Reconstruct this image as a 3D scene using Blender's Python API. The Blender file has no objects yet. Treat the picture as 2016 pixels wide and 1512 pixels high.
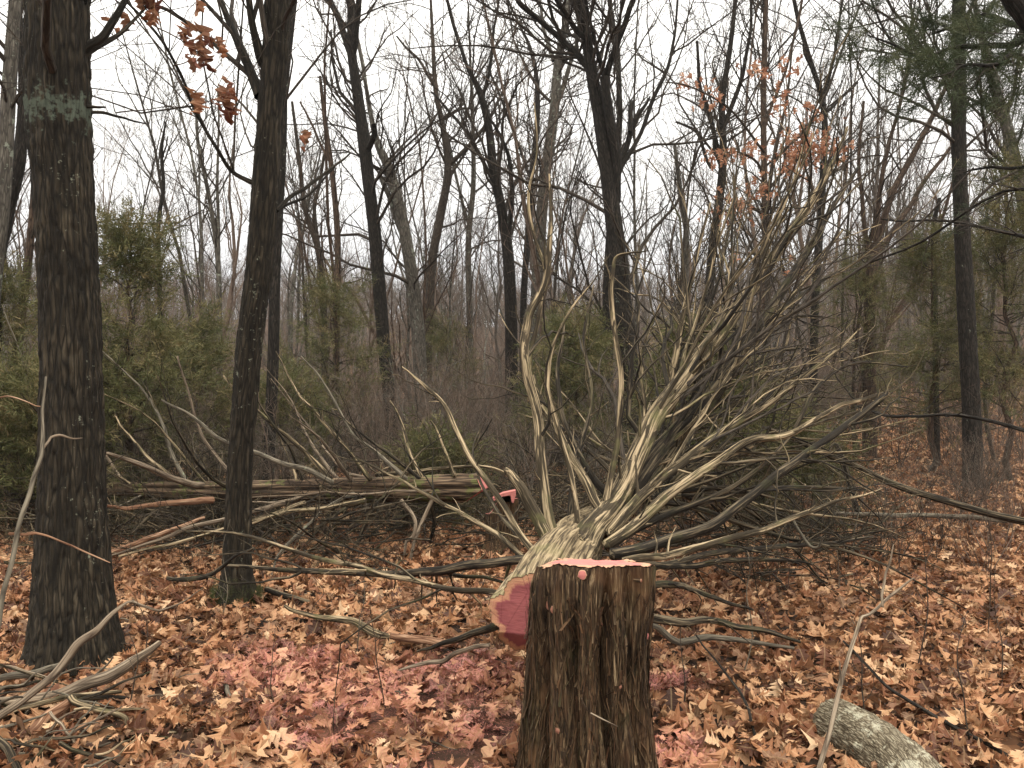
import bpy, math, random
import numpy as np
from mathutils import Vector

# ------------------------------------------------------------------ camera, light
sc = bpy.context.scene
col = sc.collection
F = 1631.0            # focal length in pixels of the 2016 px wide photograph
CAMZ = 1.4
cam_d = bpy.data.cameras.new('camera'); cam = bpy.data.objects.new('camera', cam_d); col.objects.link(cam)
cam.location = (0, 0, CAMZ); cam.rotation_euler = (math.radians(90), 0, 0)
cam_d.sensor_width = 36.0; cam_d.lens = 36.0 * F / 2016.0
cam_d.clip_start = 0.05; cam_d.clip_end = 900
sc.camera = cam

world = bpy.data.worlds.new('World'); sc.world = world; world.use_nodes = True
wn = world.node_tree.nodes; wl = world.node_tree.links; wn.clear()
SUN_EL, SUN_AZ = math.radians(66), math.radians(160)
wout = wn.new('ShaderNodeOutputWorld'); bg = wn.new('ShaderNodeBackground')
skyt = wn.new('ShaderNodeTexSky'); skyt.sky_type = 'NISHITA'; skyt.sun_disc = False
skyt.sun_elevation = SUN_EL; skyt.sun_rotation = SUN_AZ
sk_s = wn.new('ShaderNodeVectorMath'); sk_s.operation = 'SCALE'; sk_s.inputs['Scale'].default_value = 0.05
wl.new(skyt.outputs[0], sk_s.inputs[0])
tc = wn.new('ShaderNodeTexCoord'); sp = wn.new('ShaderNodeSeparateXYZ'); wl.new(tc.outputs['Generated'], sp.inputs[0])
cr = wn.new('ShaderNodeValToRGB'); cr.color_ramp.elements[0].position = 0.0
cr.color_ramp.elements[0].color = (0.63, 0.66, 0.72, 1)
cr.color_ramp.elements[1].position = 1.0; cr.color_ramp.elements[1].color = (1, 0.97, 0.90, 1)
e = cr.color_ramp.elements.new(0.22); e.color = (0.84, 0.82, 0.79, 1)
wl.new(sp.outputs['Z'], cr.inputs[0])
# even cloud deck: a little over three times brighter overhead than at the horizon (overcast law)
ma = wn.new('ShaderNodeMath'); ma.operation = 'MULTIPLY_ADD'; ma.inputs[1].default_value = 2.1; ma.inputs[2].default_value = 0.86
mc = wn.new('ShaderNodeMath'); mc.operation = 'MAXIMUM'; mc.inputs[1].default_value = 0.0
wl.new(sp.outputs['Z'], mc.inputs[0]); wl.new(mc.outputs[0], ma.inputs[0])
cl = wn.new('ShaderNodeVectorMath'); cl.operation = 'SCALE'
wl.new(cr.outputs[0], cl.inputs[0]); wl.new(ma.outputs[0], cl.inputs['Scale'])
mx = wn.new('ShaderNodeMixRGB'); mx.inputs[0].default_value = 0.93
wl.new(sk_s.outputs[0], mx.inputs[1]); wl.new(cl.outputs[0], mx.inputs[2])
wl.new(mx.outputs[0], bg.inputs[0]); bg.inputs[1].default_value = 1.0
wl.new(bg.outputs[0], wout.inputs[0])

sun_d = bpy.data.lights.new('sun', 'SUN'); sun = bpy.data.objects.new('sun', sun_d); col.objects.link(sun)
sun_d.energy = 1.4; sun_d.angle = math.radians(22); sun_d.color = (1.0, 0.93, 0.80)
sdir = Vector((math.sin(SUN_AZ) * math.cos(SUN_EL), math.cos(SUN_AZ) * math.cos(SUN_EL), math.sin(SUN_EL)))
sun.rotation_euler = sdir.to_track_quat('Z', 'Y').to_euler()

sc.view_settings.view_transform = 'Standard'; sc.view_settings.look = 'None'
sc.view_settings.gamma = 1.0; sc.view_settings.use_curve_mapping = False
sc.view_settings.exposure = 0.55

# ------------------------------------------------------------------ helpers
rs = np.random.RandomState(7)

def W(px, py, d):                      # a pixel of the photograph at a real distance -> a place in the wood
    return np.array([(px - 1008.0) / F * d, d, CAMZ - (py - 756.0) / F * d])

_perm = np.random.RandomState(3).rand(4096).astype(np.float64)
def _h(ix, iy, iz):
    return _perm[(ix * 73856093 ^ iy * 19349663 ^ iz * 83492791) & 4095]
def vnoise(x, y, z):
    x = np.asarray(x, float); y = np.asarray(y, float) + 0 * x; z = np.asarray(z, float) + 0 * x
    ix = np.floor(x).astype(np.int64); iy = np.floor(y).astype(np.int64); iz = np.floor(z).astype(np.int64)
    fx = x - ix; fy = y - iy; fz = z - iz
    fx = fx * fx * (3 - 2 * fx); fy = fy * fy * (3 - 2 * fy); fz = fz * fz * (3 - 2 * fz)
    def L(a, b, t): return a + (b - a) * t
    return L(L(L(_h(ix, iy, iz), _h(ix + 1, iy, iz), fx), L(_h(ix, iy + 1, iz), _h(ix + 1, iy + 1, iz), fx), fy),
             L(L(_h(ix, iy, iz + 1), _h(ix + 1, iy, iz + 1), fx), L(_h(ix, iy + 1, iz + 1), _h(ix + 1, iy + 1, iz + 1), fx), fy), fz)
def fbm(x, y, z, o=4):
    s = 0; a = 0.5; t = 0
    for k in range(o):
        s = s + a * vnoise(x * 2 ** k, y * 2 ** k, z * 2 ** k + 17 * k); t += a; a *= 0.5
    return s / t

def sstep(a, b, x):
    t = np.clip((x - a) / (b - a), 0, 1); return t * t * (3 - 2 * t)

def ground_z(x, y):
    x = np.asarray(x, float); y = np.asarray(y, float)
    yy = np.maximum(y, 1.0); r = x / yy
    z = 0.10 * (fbm(x * 0.35 + 40, y * 0.35 + 9, 0 * x, 3) - 0.5)
    z = z + 0.04 * (fbm(x * 1.7 + 4, y * 1.7 + 19, 0 * x, 2) - 0.5)
    z = z - 3.2 * sstep(11, 42, y) * (1 - sstep(0.22, 0.42, r)) 
    z = z + 2.3 * sstep(12, 60, y) * sstep(0.28, 0.46, r)
    z = z + (18 - 3 * sstep(-60, 60, x)) * sstep(60, 170, y) + 3.0 * (fbm(x * 0.02, y * 0.02, 0 * x + 5, 3) - 0.5) * sstep(60, 120, y)
    return z

def mesh_from(name, V, quads=None, tris=None, attrs=None, smooth=True):
    V = np.ascontiguousarray(V, dtype=np.float32)
    nq = 0 if quads is None else len(quads); nt = 0 if tris is None else len(tris)
    me = bpy.data.meshes.new(name)
    me.vertices.add(len(V)); me.vertices.foreach_set('co', V.ravel())
    idx = []
    if nq: idx.append(np.asarray(quads, np.int32).ravel())
    if nt: idx.append(np.asarray(tris, np.int32).ravel())
    idx = np.concatenate(idx)
    me.loops.add(len(idx)); me.loops.foreach_set('vertex_index', idx)
    starts = np.concatenate([np.arange(nq) * 4, nq * 4 + np.arange(nt) * 3]).astype(np.int32)
    me.polygons.add(nq + nt); me.polygons.foreach_set('loop_start', starts)
    me.polygons.foreach_set('use_smooth', np.full(nq + nt, bool(smooth)))
    if attrs:
        for k, a in attrs.items():
            a = np.ascontiguousarray(a, np.float32)
            if a.ndim == 2:
                at = me.attributes.new(k, 'FLOAT_VECTOR', 'POINT'); at.data.foreach_set('vector', a.ravel())
            else:
                at = me.attributes.new(k, 'FLOAT', 'POINT'); at.data.foreach_set('value', a)
    me.update(calc_edges=True)
    return me

def link(name, me, mats, parent=None, kind=None):
    o = bpy.data.objects.new(name, me); col.objects.link(o)
    if me is not None and mats is not None:
        if not isinstance(mats, (list, tuple)): mats = [mats]
        if len(me.materials) == 0:
            for m in mats: me.materials.append(m)
    if parent is not None: o.parent = parent
    if kind: o['kind'] = kind
    return o

def thing(name, label, cat, loc=(0, 0, 0), group=None):
    o = bpy.data.objects.new(name, None); col.objects.link(o); o.location = loc
    o.empty_display_size = 0.1
    o['label'] = label; o['category'] = cat
    if group: o['group'] = group
    return o

def tag(o, label, cat, group=None):
    o['label'] = label; o['category'] = cat
    if group: o['group'] = group
    return o

# ---- tubes, many at once
def tube_arrays(P, R, sides, s0=0.0):
    """P (N,n,3), R (N,n) -> verts, quads, bc"""
    N, n, _ = P.shape
    T = np.empty_like(P); T[:, 1:-1] = P[:, 2:] - P[:, :-2]; T[:, 0] = P[:, 1] - P[:, 0]; T[:, -1] = P[:, -1] - P[:, -2]
    T /= np.linalg.norm(T, axis=2, keepdims=True) + 1e-9
    D = P[:, -1] - P[:, 0]; D /= np.linalg.norm(D, axis=1, keepdims=True) + 1e-9
    ref = np.where(np.abs(D[:, 2:3]) < 0.75, np.array([[0, 0, 1.0]]), np.array([[0.0, 1.0, 0]]))
    A = ref[:, None, :] - (ref[:, None, :] * T).sum(2, keepdims=True) * T
    A /= np.linalg.norm(A, axis=2, keepdims=True) + 1e-9
    B = np.cross(T, A)
    th = np.arange(sides) / sides * 2 * np.pi
    c = np.cos(th)[None, None, :, None]; s = np.sin(th)[None, None, :, None]
    V = P[:, :, None, :] + R[:, :, None, None] * (A[:, :, None, :] * c + B[:, :, None, :] * s)
    seg = np.linalg.norm(np.diff(P, axis=1), axis=2); S = np.concatenate([np.zeros((N, 1)), np.cumsum(seg, axis=1)], axis=1) + s0
    off = rs.rand(N) * 50
    bc = np.empty((N, n, sides, 3))
    bc[..., 0] = np.cos(th)[None, None, :] * R[:, :, None] + off[:, None, None]
    bc[..., 1] = np.sin(th)[None, None, :] * R[:, :, None]
    bc[..., 2] = S[:, :, None]
    i = np.arange(n - 1)[:, None]; j = np.arange(sides)[None, :]; j2 = (j + 1) % sides
    q = np.stack([i * sides + j, i * sides + j2, (i + 1) * sides + j2, (i + 1) * sides + j], -1).reshape(-1, 4)
    Q = (q[None] + (np.arange(N) * n * sides)[:, None, None]).reshape(-1, 4)
    return V.reshape(-1, 3), Q, bc.reshape(-1, 3)

class Bag:
    def __init__(s): s.V = []; s.Q = []; s.B = []; s.n = 0
    def add(s, P, R, sides):
        if len(P) == 0: return
        v, q, b = tube_arrays(P, R, sides); s.V.append(v); s.Q.append(q + s.n); s.B.append(b); s.n += len(v)
    def mesh(s, name):
        return mesh_from(name, np.concatenate(s.V), np.concatenate(s.Q), attrs={'bc': np.concatenate(s.B)})
    def empty(s): return s.n == 0

def spline(C, m):
    C = np.asarray(C, float); n = len(C)
    if n == 2: return C[0] + (C[1] - C[0]) * np.linspace(0, 1, m)[:, None]
    E = np.vstack([2 * C[0] - C[1], C, 2 * C[-1] - C[-2]])
    u = np.linspace(0, n - 1, m); k = np.minimum(u.astype(int), n - 2); t = (u - k)[:, None]
    p0, p1, p2, p3 = E[k], E[k + 1], E[k + 2], E[k + 3]
    return 0.5 * (2 * p1 + (p2 - p0) * t + (2 * p0 - 5 * p1 + 4 * p2 - p3) * t * t + (3 * p1 - p0 - 3 * p2 + p3) * t ** 3)

def trace(pts, d0, d1, m=None, kink=0.0, wk=1.0):
    """pts [(px,py,w)] with w the width seen in the photograph -> polyline and radii"""
    pts = np.asarray(pts, float); n = len(pts)
    s = np.concatenate([[0], np.cumsum(np.hypot(np.diff(pts[:, 0]), np.diff(pts[:, 1])))]); s /= s[-1]
    d = d0 + (d1 - d0) * s
    P = np.array([np.append(W(p[0], p[1], dd), p[2] / 2 / F * dd * wk) for p, dd in zip(pts, d)])
    m = m or max(6, n * 4)
    Q = spline(P, m)
    if kink:
        f = np.linspace(0, m / 3.0, m); o = rs.rand() * 99
        for a in range(3): Q[1:, a] += kink * (vnoise(f + o, 0 * f + a * 7, 0 * f) - 0.5)[1:]
    return Q[:, :3], np.maximum(Q[:, 3], 0.0008)

def grow(P, R, dens=None, count=None, tmin=0.2, tmax=0.98, ang=(30, 60), lf=(0.35, 0.6), lmax=9.0, n=6, wig=0.25, up=0.25, rr=0.55, rmin=0.0012, rk=0.012, rng=rs, flat=0.0):
    """children on many branches at once"""
    N, m, _ = P.shape
    if N == 0: return np.zeros((0, n, 3)), np.zeros((0, n))
    L = np.linalg.norm(np.diff(P, axis=1), axis=2).sum(1)
    cnt = np.full(N, count) if count is not None else np.maximum(0, (L * dens + rng.rand(N))).astype(int)
    idx = np.repeat(np.arange(N), cnt); M = len(idx)
    if M == 0: return np.zeros((0, n, 3)), np.zeros((0, n))
    t = tmin + (tmax - tmin) * rng.rand(M)
    u = t * (m - 1); k = np.minimum(u.astype(int), m - 2); f = (u - k)[:, None]
    p = P[idx, k] * (1 - f) + P[idx, k + 1] * f
    tan = P[idx, k + 1] - P[idx, k]; tan /= np.linalg.norm(tan, axis=1, keepdims=True) + 1e-9
    rad = R[idx, k] * (1 - f[:, 0]) + R[idx, k + 1] * f[:, 0]
    rnd = rng.randn(M, 3); rnd[:, 2] *= (1 - flat); rnd -= (rnd * tan).sum(1, keepdims=True) * tan; rnd /= np.linalg.norm(rnd, axis=1, keepdims=True) + 1e-9
    a = np.radians(ang[0] + (ang[1] - ang[0]) * rng.rand(M))[:, None]
    d = tan * np.cos(a) + rnd * np.sin(a); d[:, 2] += up * 0.5; d /= np.linalg.norm(d, axis=1, keepdims=True)
    ln = np.minimum(L[idx] * (lf[0] + (lf[1] - lf[0]) * rng.rand(M)) * (1.15 - 0.65 * t), lmax)
    out = np.zeros((M, n, 3)); out[:, 0] = p
    for i in range(1, n):
        d = d + wig * rng.randn(M, 3); d[:, 2] += up / n * 1.5; d /= np.linalg.norm(d, axis=1, keepdims=True)
        out[:, i] = out[:, i - 1] + d * (ln / (n - 1))[:, None]
    r0 = np.maximum(np.minimum(rad * rr * (0.7 + 0.5 * rng.rand(M)), ln * rk), rmin)
    rr_ = r0[:, None] * np.linspace(1, 0.3, n)[None, :]
    return out, np.maximum(rr_, rmin * 0.6)

# ------------------------------------------------------------------ materials
def nodes(name):
    m = bpy.data.materials.new(name); m.use_nodes = True
    nt = m.node_tree; nt.nodes.clear()
    o = nt.nodes.new('ShaderNodeOutputMaterial'); b = nt.nodes.new('ShaderNodeBsdfPrincipled')
    nt.links.new(b.outputs[0], o.inputs[0]); b.inputs['Roughness'].default_value = 0.9
    b.inputs['Specular IOR Level'].default_value = 0.2
    return m, nt, b
def N_(nt, t, **k):
    n = nt.nodes.new(t)
    for a, v in k.items(): setattr(n, a, v)
    return n
def vec_scaled(nt, src, s):
    m = N_(nt, 'ShaderNodeMapping'); m.inputs['Scale'].default_value = s; nt.links.new(src, m.inputs[0]); return m.outputs[0]
def noise(nt, v, scale, det=4, rough=0.6, dist=0.0):
    n = N_(nt, 'ShaderNodeTexNoise'); n.inputs['Scale'].default_value = scale; n.inputs['Detail'].default_value = det
    n.inputs['Roughness'].default_value = rough; n.inputs['Distortion'].default_value = dist; nt.links.new(v, n.inputs['Vector']); return n.outputs[0]
def ramp(nt, f, stops, interp='LINEAR'):
    r = N_(nt, 'ShaderNodeValToRGB'); r.color_ramp.interpolation = interp; el = r.color_ramp.elements
    while len(el) > 1: el.remove(el[-1])
    el[0].position = stops[0][0]; el[0].color = tuple(stops[0][1]) + (1,)
    for p, c in stops[1:]:
        x = el.new(p); x.color = tuple(c) + (1,)
    nt.links.new(f, r.inputs[0]); return r.outputs[0]
def mix(nt, f, a, b, mode='MIX'):
    m = N_(nt, 'ShaderNodeMixRGB', blend_type=mode)
    for i, v in ((0, f), (1, a), (2, b)):
        if isinstance(v, (int, float)): m.inputs[i].default_value = v
        elif isinstance(v, tuple): m.inputs[i].default_value = v + (1,)
        else: nt.links.new(v, m.inputs[i])
    return m.outputs[0]
def thr(nt, f, lo, hi):
    m = N_(nt, 'ShaderNodeMapRange'); m.inputs['From Min'].default_value = lo; m.inputs['From Max'].default_value = hi; nt.links.new(f, m.inputs[0]); return m.outputs[0]
def math_(nt, op, a, b=None):
    m = N_(nt, 'ShaderNodeMath', operation=op)
    for i, v in enumerate((a, b)):
        if v is None: continue
        if isinstance(v, (int, float)): m.inputs[i].default_value = v
        else: nt.links.new(v, m.inputs[i])
    return m.outputs[0]
def bump(nt, b, h, strength, dist):
    n = N_(nt, 'ShaderNodeBump'); n.inputs['Strength'].default_value = strength; n.inputs['Distance'].default_value = dist
    nt.links.new(h, n.inputs['Height']); nt.links.new(n.outputs[0], b.inputs['Normal'])

def bark(name, dark, mid, light, lichen=None, la=0.62, ridge=28, stretch=0.16, bs=0.9, bd=0.012, moss=None, lsc=14, band=None):
    m, nt, b = nodes(name)
    at = N_(nt, 'ShaderNodeAttribute', attribute_name='bc').outputs['Vector']
    v = vec_scaled(nt, at, (1, 1, stretch))
    n1 = noise(nt, v, ridge, 5, 0.6, 0.6); n2 = noise(nt, v, ridge * 3.2, 3, 0.6); big = noise(nt, at, 2.2, 3)
    vo = N_(nt, 'ShaderNodeTexVoronoi', feature='DISTANCE_TO_EDGE'); vo.inputs['Scale'].default_value = ridge * 1.1
    nt.links.new(v, vo.inputs['Vector'])
    h = math_(nt, 'ADD', n1, math_(nt, 'MULTIPLY', math_(nt, 'MINIMUM', vo.outputs[0], 0.35), 0.9))
    c = ramp(nt, n1, [(0.3, dark), (0.52, mid), (0.75, light)])
    c = mix(nt, thr(nt, vo.outputs[0], 0.16, 0.0), c, dark)
    c = mix(nt, math_(nt, 'MULTIPLY', thr(nt, big, 0.35, 0.7), 0.4), c, dark)
    if lichen:
        ln = noise(nt, at, lsc, 5, 0.7); l2 = noise(nt, at, 3.0, 2)
        f = math_(nt, 'MULTIPLY', thr(nt, math_(nt, 'ADD', ln, math_(nt, 'MULTIPLY', math_(nt, 'SUBTRACT', l2, 0.5), 0.5)), la, la + 0.05), 0.8)
        c = mix(nt, f, c, lichen)
    if band:        # a belt of lichen growing round the stem at one height
        s_ = N_(nt, 'ShaderNodeSeparateXYZ'); nt.links.new(at, s_.inputs[0])
        df = math_(nt, 'ABSOLUTE', math_(nt, 'SUBTRACT', s_.outputs[2], band[0]))
        ln2 = noise(nt, at, 24, 4, 0.65)
        f = thr(nt, math_(nt, 'SUBTRACT', ln2, math_(nt, 'MULTIPLY', df, band[1])), 0.40, 0.50)
        c = mix(nt, math_(nt, 'MULTIPLY', f, 0.7), c, (0.095, 0.115, 0.085))
    if moss:
        gz = N_(nt, 'ShaderNodeNewGeometry'); s = N_(nt, 'ShaderNodeSeparateXYZ'); nt.links.new(gz.outputs['Normal'], s.inputs[0])
        f = math_(nt, 'MULTIPLY', thr(nt, math_(nt, 'ADD', math_(nt, 'MULTIPLY', s.outputs[2], 0.25), noise(nt, at, 7, 4)), 0.5, 0.72), 0.75)
        c = mix(nt, f, c, moss)
    nt.links.new(c, b.inputs['Base Color'])
    hh = math_(nt, 'ADD', h, math_(nt, 'MULTIPLY', n2, 0.4))
    bump(nt, b, hh, bs, bd)
    return m

M = {}
M['oak'] = bark('oak bark', (0.008, 0.0065, 0.0045), (0.032, 0.025, 0.016), (0.10, 0.080, 0.053), (0.20, 0.205, 0.15), 0.66, ridge=40, stretch=0.11, bd=0.02, lsc=34)
M['oakband'] = bark('lichened oak bark', (0.008, 0.0065, 0.0045), (0.032, 0.025, 0.016), (0.10, 0.080, 0.053), (0.20, 0.205, 0.15), 0.69, ridge=40, stretch=0.11, bd=0.02, lsc=34, band=(2.78, 1.6))
M['dark'] = bark('dark bark', (0.008, 0.0065, 0.005), (0.027, 0.022, 0.017), (0.072, 0.060, 0.046), (0.20, 0.22, 0.17), 0.68, ridge=46, bd=0.014)
M['grey'] = bark('grey bark', (0.04, 0.035, 0.028), (0.12, 0.105, 0.085), (0.22, 0.20, 0.16), (0.26, 0.28, 0.22), 0.60, ridge=34)
M['brown'] = bark('brown bark', (0.03, 0.02, 0.014), (0.10, 0.068, 0.048), (0.19, 0.13, 0.09), None, ridge=40)
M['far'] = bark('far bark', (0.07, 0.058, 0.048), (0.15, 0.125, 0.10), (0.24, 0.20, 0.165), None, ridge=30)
M['twig'] = bark('twig bark', (0.025, 0.02, 0.015), (0.07, 0.055, 0.042), (0.13, 0.105, 0.08), None, ridge=50)
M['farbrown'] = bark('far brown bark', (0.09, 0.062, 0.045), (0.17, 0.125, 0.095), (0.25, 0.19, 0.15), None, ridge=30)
def streaky(name, dark, mid, light, mossc, mossf, darkf):
    m, nt, b = nodes(name)
    at = N_(nt, 'ShaderNodeAttribute', attribute_name='bc').outputs['Vector']
    v = vec_scaled(nt, at, (1, 1, 0.035)); v2 = vec_scaled(nt, at, (1, 1, 0.12))
    n1 = noise(nt, v, 95, 4, 0.65, 0.4); n2 = noise(nt, v2, 26, 4, 0.6, 0.8); n3 = noise(nt, at, 5, 4, 0.6)
    c = ramp(nt, n1, [(0.40, dark), (0.49, mid), (0.60, light)])
    c = mix(nt, math_(nt, 'MULTIPLY', thr(nt, n2, darkf, darkf - 0.05), 0.9), c, dark)
    c = mix(nt, math_(nt, 'MULTIPLY', thr(nt, n3, mossf, mossf + 0.14), 0.6), c, mossc)
    nt.links.new(c, b.inputs['Base Color']); bump(nt, b, math_(nt, 'ADD', n1, n2), 1.0, 0.008)
    return m
M['dead'] = streaky('dead cedar limb', (0.022, 0.016, 0.009), (0.105, 0.079, 0.045), (0.36, 0.275, 0.17), (0.11, 0.105, 0.04), 0.55, 0.49)
M['deaddark'] = streaky('dark cedar limb', (0.011, 0.0085, 0.006), (0.040, 0.031, 0.020), (0.14, 0.108, 0.068), (0.055, 0.055, 0.022), 0.55, 0.50)
M['cedarpale'] = streaky('weathered pale cedar bark', (0.045, 0.032, 0.019), (0.155, 0.115, 0.066), (0.31, 0.24, 0.145), (0.13, 0.12, 0.045), 0.53, 0.42)
M['stick'] = bark('bleached stick', (0.07, 0.05, 0.035), (0.23, 0.175, 0.12), (0.46, 0.38, 0.28), None, ridge=60, stretch=0.06, bd=0.005)
M['greystick'] = bark('grey stick', (0.06, 0.05, 0.037), (0.17, 0.145, 0.105), (0.33, 0.285, 0.21), (0.26, 0.28, 0.19), 0.66, ridge=60, stretch=0.08, bd=0.004)
M['rot'] = bark('rotten stick', (0.10, 0.045, 0.025), (0.30, 0.17, 0.10), (0.52, 0.36, 0.24), None, ridge=50, stretch=0.08, bd=0.006)
M['logbark'] = bark('pale log bark', (0.07, 0.052, 0.032), (0.29, 0.245, 0.165), (0.50, 0.44, 0.32), (0.46, 0.43, 0.32), 0.56, ridge=95, stretch=0.22, bd=0.02)

def cedar_bark(name):
    m, nt, b = nodes(name)
    at = N_(nt, 'ShaderNodeAttribute', attribute_name='bc').outputs['Vector']
    v = vec_scaled(nt, at, (1, 1, 0.075))
    n1 = noise(nt, v, 150, 4, 0.65, 0.3); n2 = noise(nt, v, 45, 3, 0.6, 0.5); big = noise(nt, at, 6, 3); gr = noise(nt, at, 9, 3)
    c = ramp(nt, n1, [(0.37, (0.008, 0.005, 0.003)), (0.48, (0.038, 0.023, 0.012)), (0.58, (0.105, 0.068, 0.036)), (0.72, (0.36, 0.26, 0.155))])
    c = mix(nt, math_(nt, 'MULTIPLY', thr(nt, n2, 0.55, 0.35), 0.7), c, (0.035, 0.020, 0.012))
    c = mix(nt, math_(nt, 'MULTIPLY', thr(nt, gr, 0.54, 0.70), 0.35), c, (0.085, 0.08, 0.035))
    c = mix(nt, math_(nt, 'MULTIPLY', thr(nt, big, 0.5, 0.7), 0.45), c, (0.18, 0.085, 0.04))
    nt.links.new(c, b.inputs['Base Color'])
    bump(nt, b, math_(nt, 'ADD', n1, n2), 1.0, 0.006)
    return m
M['cedar'] = cedar_bark('shaggy cedar bark')

def cutwood():
    m, nt, b = nodes('fresh cut cedar wood')
    rim = N_(nt, 'ShaderNodeAttribute', attribute_name='rim').outputs['Fac']      # 0 heart .. 1 edge
    at = N_(nt, 'ShaderNodeAttribute', attribute_name='bc').outputs['Vector']
    n = noise(nt, at, 30, 4); st = noise(nt, vec_scaled(nt, at, (0.12, 1, 1)), 160, 3)
    r2 = math_(nt, 'ADD', rim, math_(nt, 'MULTIPLY', math_(nt, 'SUBTRACT', n, 0.5), 0.05))
    c = ramp(nt, r2, [(0.0, (0.42, 0.12, 0.11)), (0.55, (0.46, 0.16, 0.14)), (0.80, (0.42, 0.13, 0.12)), (0.87, (0.46, 0.25, 0.15)), (0.97, (0.42, 0.26, 0.15)), (1.0, (0.22, 0.12, 0.06))])
    ws = N_(nt, 'ShaderNodeMath', operation='SINE'); nt.links.new(math_(nt, 'MULTIPLY', math_(nt, 'ADD', rim, math_(nt, 'MULTIPLY', n, 0.10)), 120.0), ws.inputs[0])
    c = mix(nt, math_(nt, 'MULTIPLY', thr(nt, ws.outputs[0], 0.2, 1.0), 0.28), c, (0.20, 0.05, 0.05))
    ck = N_(nt, 'ShaderNodeTexVoronoi', feature='DISTANCE_TO_EDGE'); ck.inputs['Scale'].default_value = 11; nt.links.new(vec_scaled(nt, at, (1, 1, 0.5)), ck.inputs['Vector'])
    c = mix(nt, math_(nt, 'MULTIPLY', thr(nt, ck.outputs[0], 0.022, 0.0), 0.55), c, (0.10, 0.02, 0.025))
    c = mix(nt, math_(nt, 'MULTIPLY', thr(nt, st, 0.35, 0.75), 0.42), c, (0.55, 0.27, 0.22))
    c = mix(nt, math_(nt, 'MULTIPLY', thr(nt, n, 0.55, 0.75), 0.35), c, (0.33, 0.06, 0.08))
    nt.links.new(c, b.inputs['Base Color']); b.inputs['Roughness'].default_value = 0.75
    bump(nt, b, st, 0.5, 0.003)
    return m
M['cut'] = cutwood()

# pink cedar sawdust lies where the saw threw it: one mask shared by soil and leaves
SAW = [(-1.09, 4.0, 0.70), (-0.30, 3.9, 0.65), (-0.66, 3.6, 0.80), (0.72, 3.8, 0.32), (0.56, 3.05, 0.40), (-0.12, 3.3, 0.4), (-0.75, 3.2, 0.3), (-0.3, 2.7, 0.6)]
def sawmask(nt, scale=7.0, lo=0.36, hi=0.78):
    g = N_(nt, 'ShaderNodeNewGeometry').outputs['Position']
    tot = None
    for x, y, r in SAW:
        d = N_(nt, 'ShaderNodeVectorMath', operation='SUBTRACT'); d.inputs[1].default_value = (x, y, 0.03); nt.links.new(g, d.inputs[0])
        ln = N_(nt, 'ShaderNodeVectorMath', operation='LENGTH'); nt.links.new(d.outputs[0], ln.inputs[0])
        mr = N_(nt, 'ShaderNodeMapRange'); mr.interpolation_type = 'SMOOTHSTEP'
        mr.inputs['From Min'].default_value = r * 1.25; mr.inputs['From Max'].default_value = 0.0
        nt.links.new(ln.outputs['Value'], mr.inputs[0])
        tot = mr.outputs[0] if tot is None else math_(nt, 'MAXIMUM', tot, mr.outputs[0])
    n = noise(nt, g, scale, 4, 0.6)
    return thr(nt, math_(nt, 'MULTIPLY', tot, math_(nt, 'ADD', n, 0.3)), lo, hi)

def leafmat(name, stops, saw=True, rough=0.65, trans=0.15):
    m, nt, b = nodes(name)
    oi = N_(nt, 'ShaderNodeObjectInfo'); g = N_(nt, 'ShaderNodeNewGeometry')
    t = N_(nt, 'ShaderNodeTexCoord').outputs['Object']
    c = ramp(nt, oi.outputs['Random'], stops)
    c = mix(nt, math_(nt, 'MULTIPLY', g.outputs['Backfacing'], 0.3), c, (0.42, 0.255, 0.15))
    at = N_(nt, 'ShaderNodeAttribute', attribute_name='vein').outputs['Fac']
    c = mix(nt, math_(nt, 'MULTIPLY', thr(nt, at, 0.12, 0.0), 0.35), c, (0.46, 0.32, 0.17))
    n = noise(nt, t, 40, 3)
    c = mix(nt, math_(nt, 'MULTIPLY', thr(nt, n, 0.55, 0.8), 0.5), c, (0.10, 0.05, 0.025))
    if saw:
        s = sawmask(nt)
        g2 = noise(nt, N_(nt, 'ShaderNodeNewGeometry').outputs['Position'], 110, 3, 0.75); c = mix(nt, math_(nt, 'MULTIPLY', s, math_(nt, 'MULTIPLY', thr(nt, g2, 0.40, 0.60), 0.74)), c, (0.58, 0.235, 0.20))
    nt.links.new(c, b.inputs['Base Color']); b.inputs['Roughness'].default_value = rough
    b.inputs['Specular IOR Level'].default_value = 0.3
    if trans:
        tr = N_(nt, 'ShaderNodeBsdfTranslucent'); nt.links.new(c, tr.inputs[0])
        ms = N_(nt, 'ShaderNodeMixShader'); ms.inputs[0].default_value = trans
        nt.links.new(b.outputs[0], ms.inputs[1]); nt.links.new(tr.outputs[0], ms.inputs[2])
        nt.links.new(ms.outputs[0], nt.nodes['Material Output'].inputs[0])
    return m
M['leaf'] = leafmat('dry oak leaf', [(0.0, (0.038, 0.015, 0.008)), (0.20, (0.095, 0.034, 0.015)), (0.42, (0.20, 0.080, 0.035)), (0.62, (0.32, 0.145, 0.066)), (0.82, (0.43, 0.230, 0.115)), (0.95, (0.52, 0.320, 0.175)), (1.0, (0.60, 0.41, 0.25))])
M['redleaf'] = leafmat('hanging oak leaf', [(0.0, (0.09, 0.026, 0.014)), (0.5, (0.18, 0.056, 0.028)), (1.0, (0.30, 0.12, 0.055))], False, trans=0.3)
M['orangeleaf'] = leafmat('orange oak leaf', [(0.0, (0.25, 0.10, 0.055)), (0.5, (0.42, 0.19, 0.11)), (1.0, (0.55, 0.32, 0.21))], False, trans=0.3)

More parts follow.
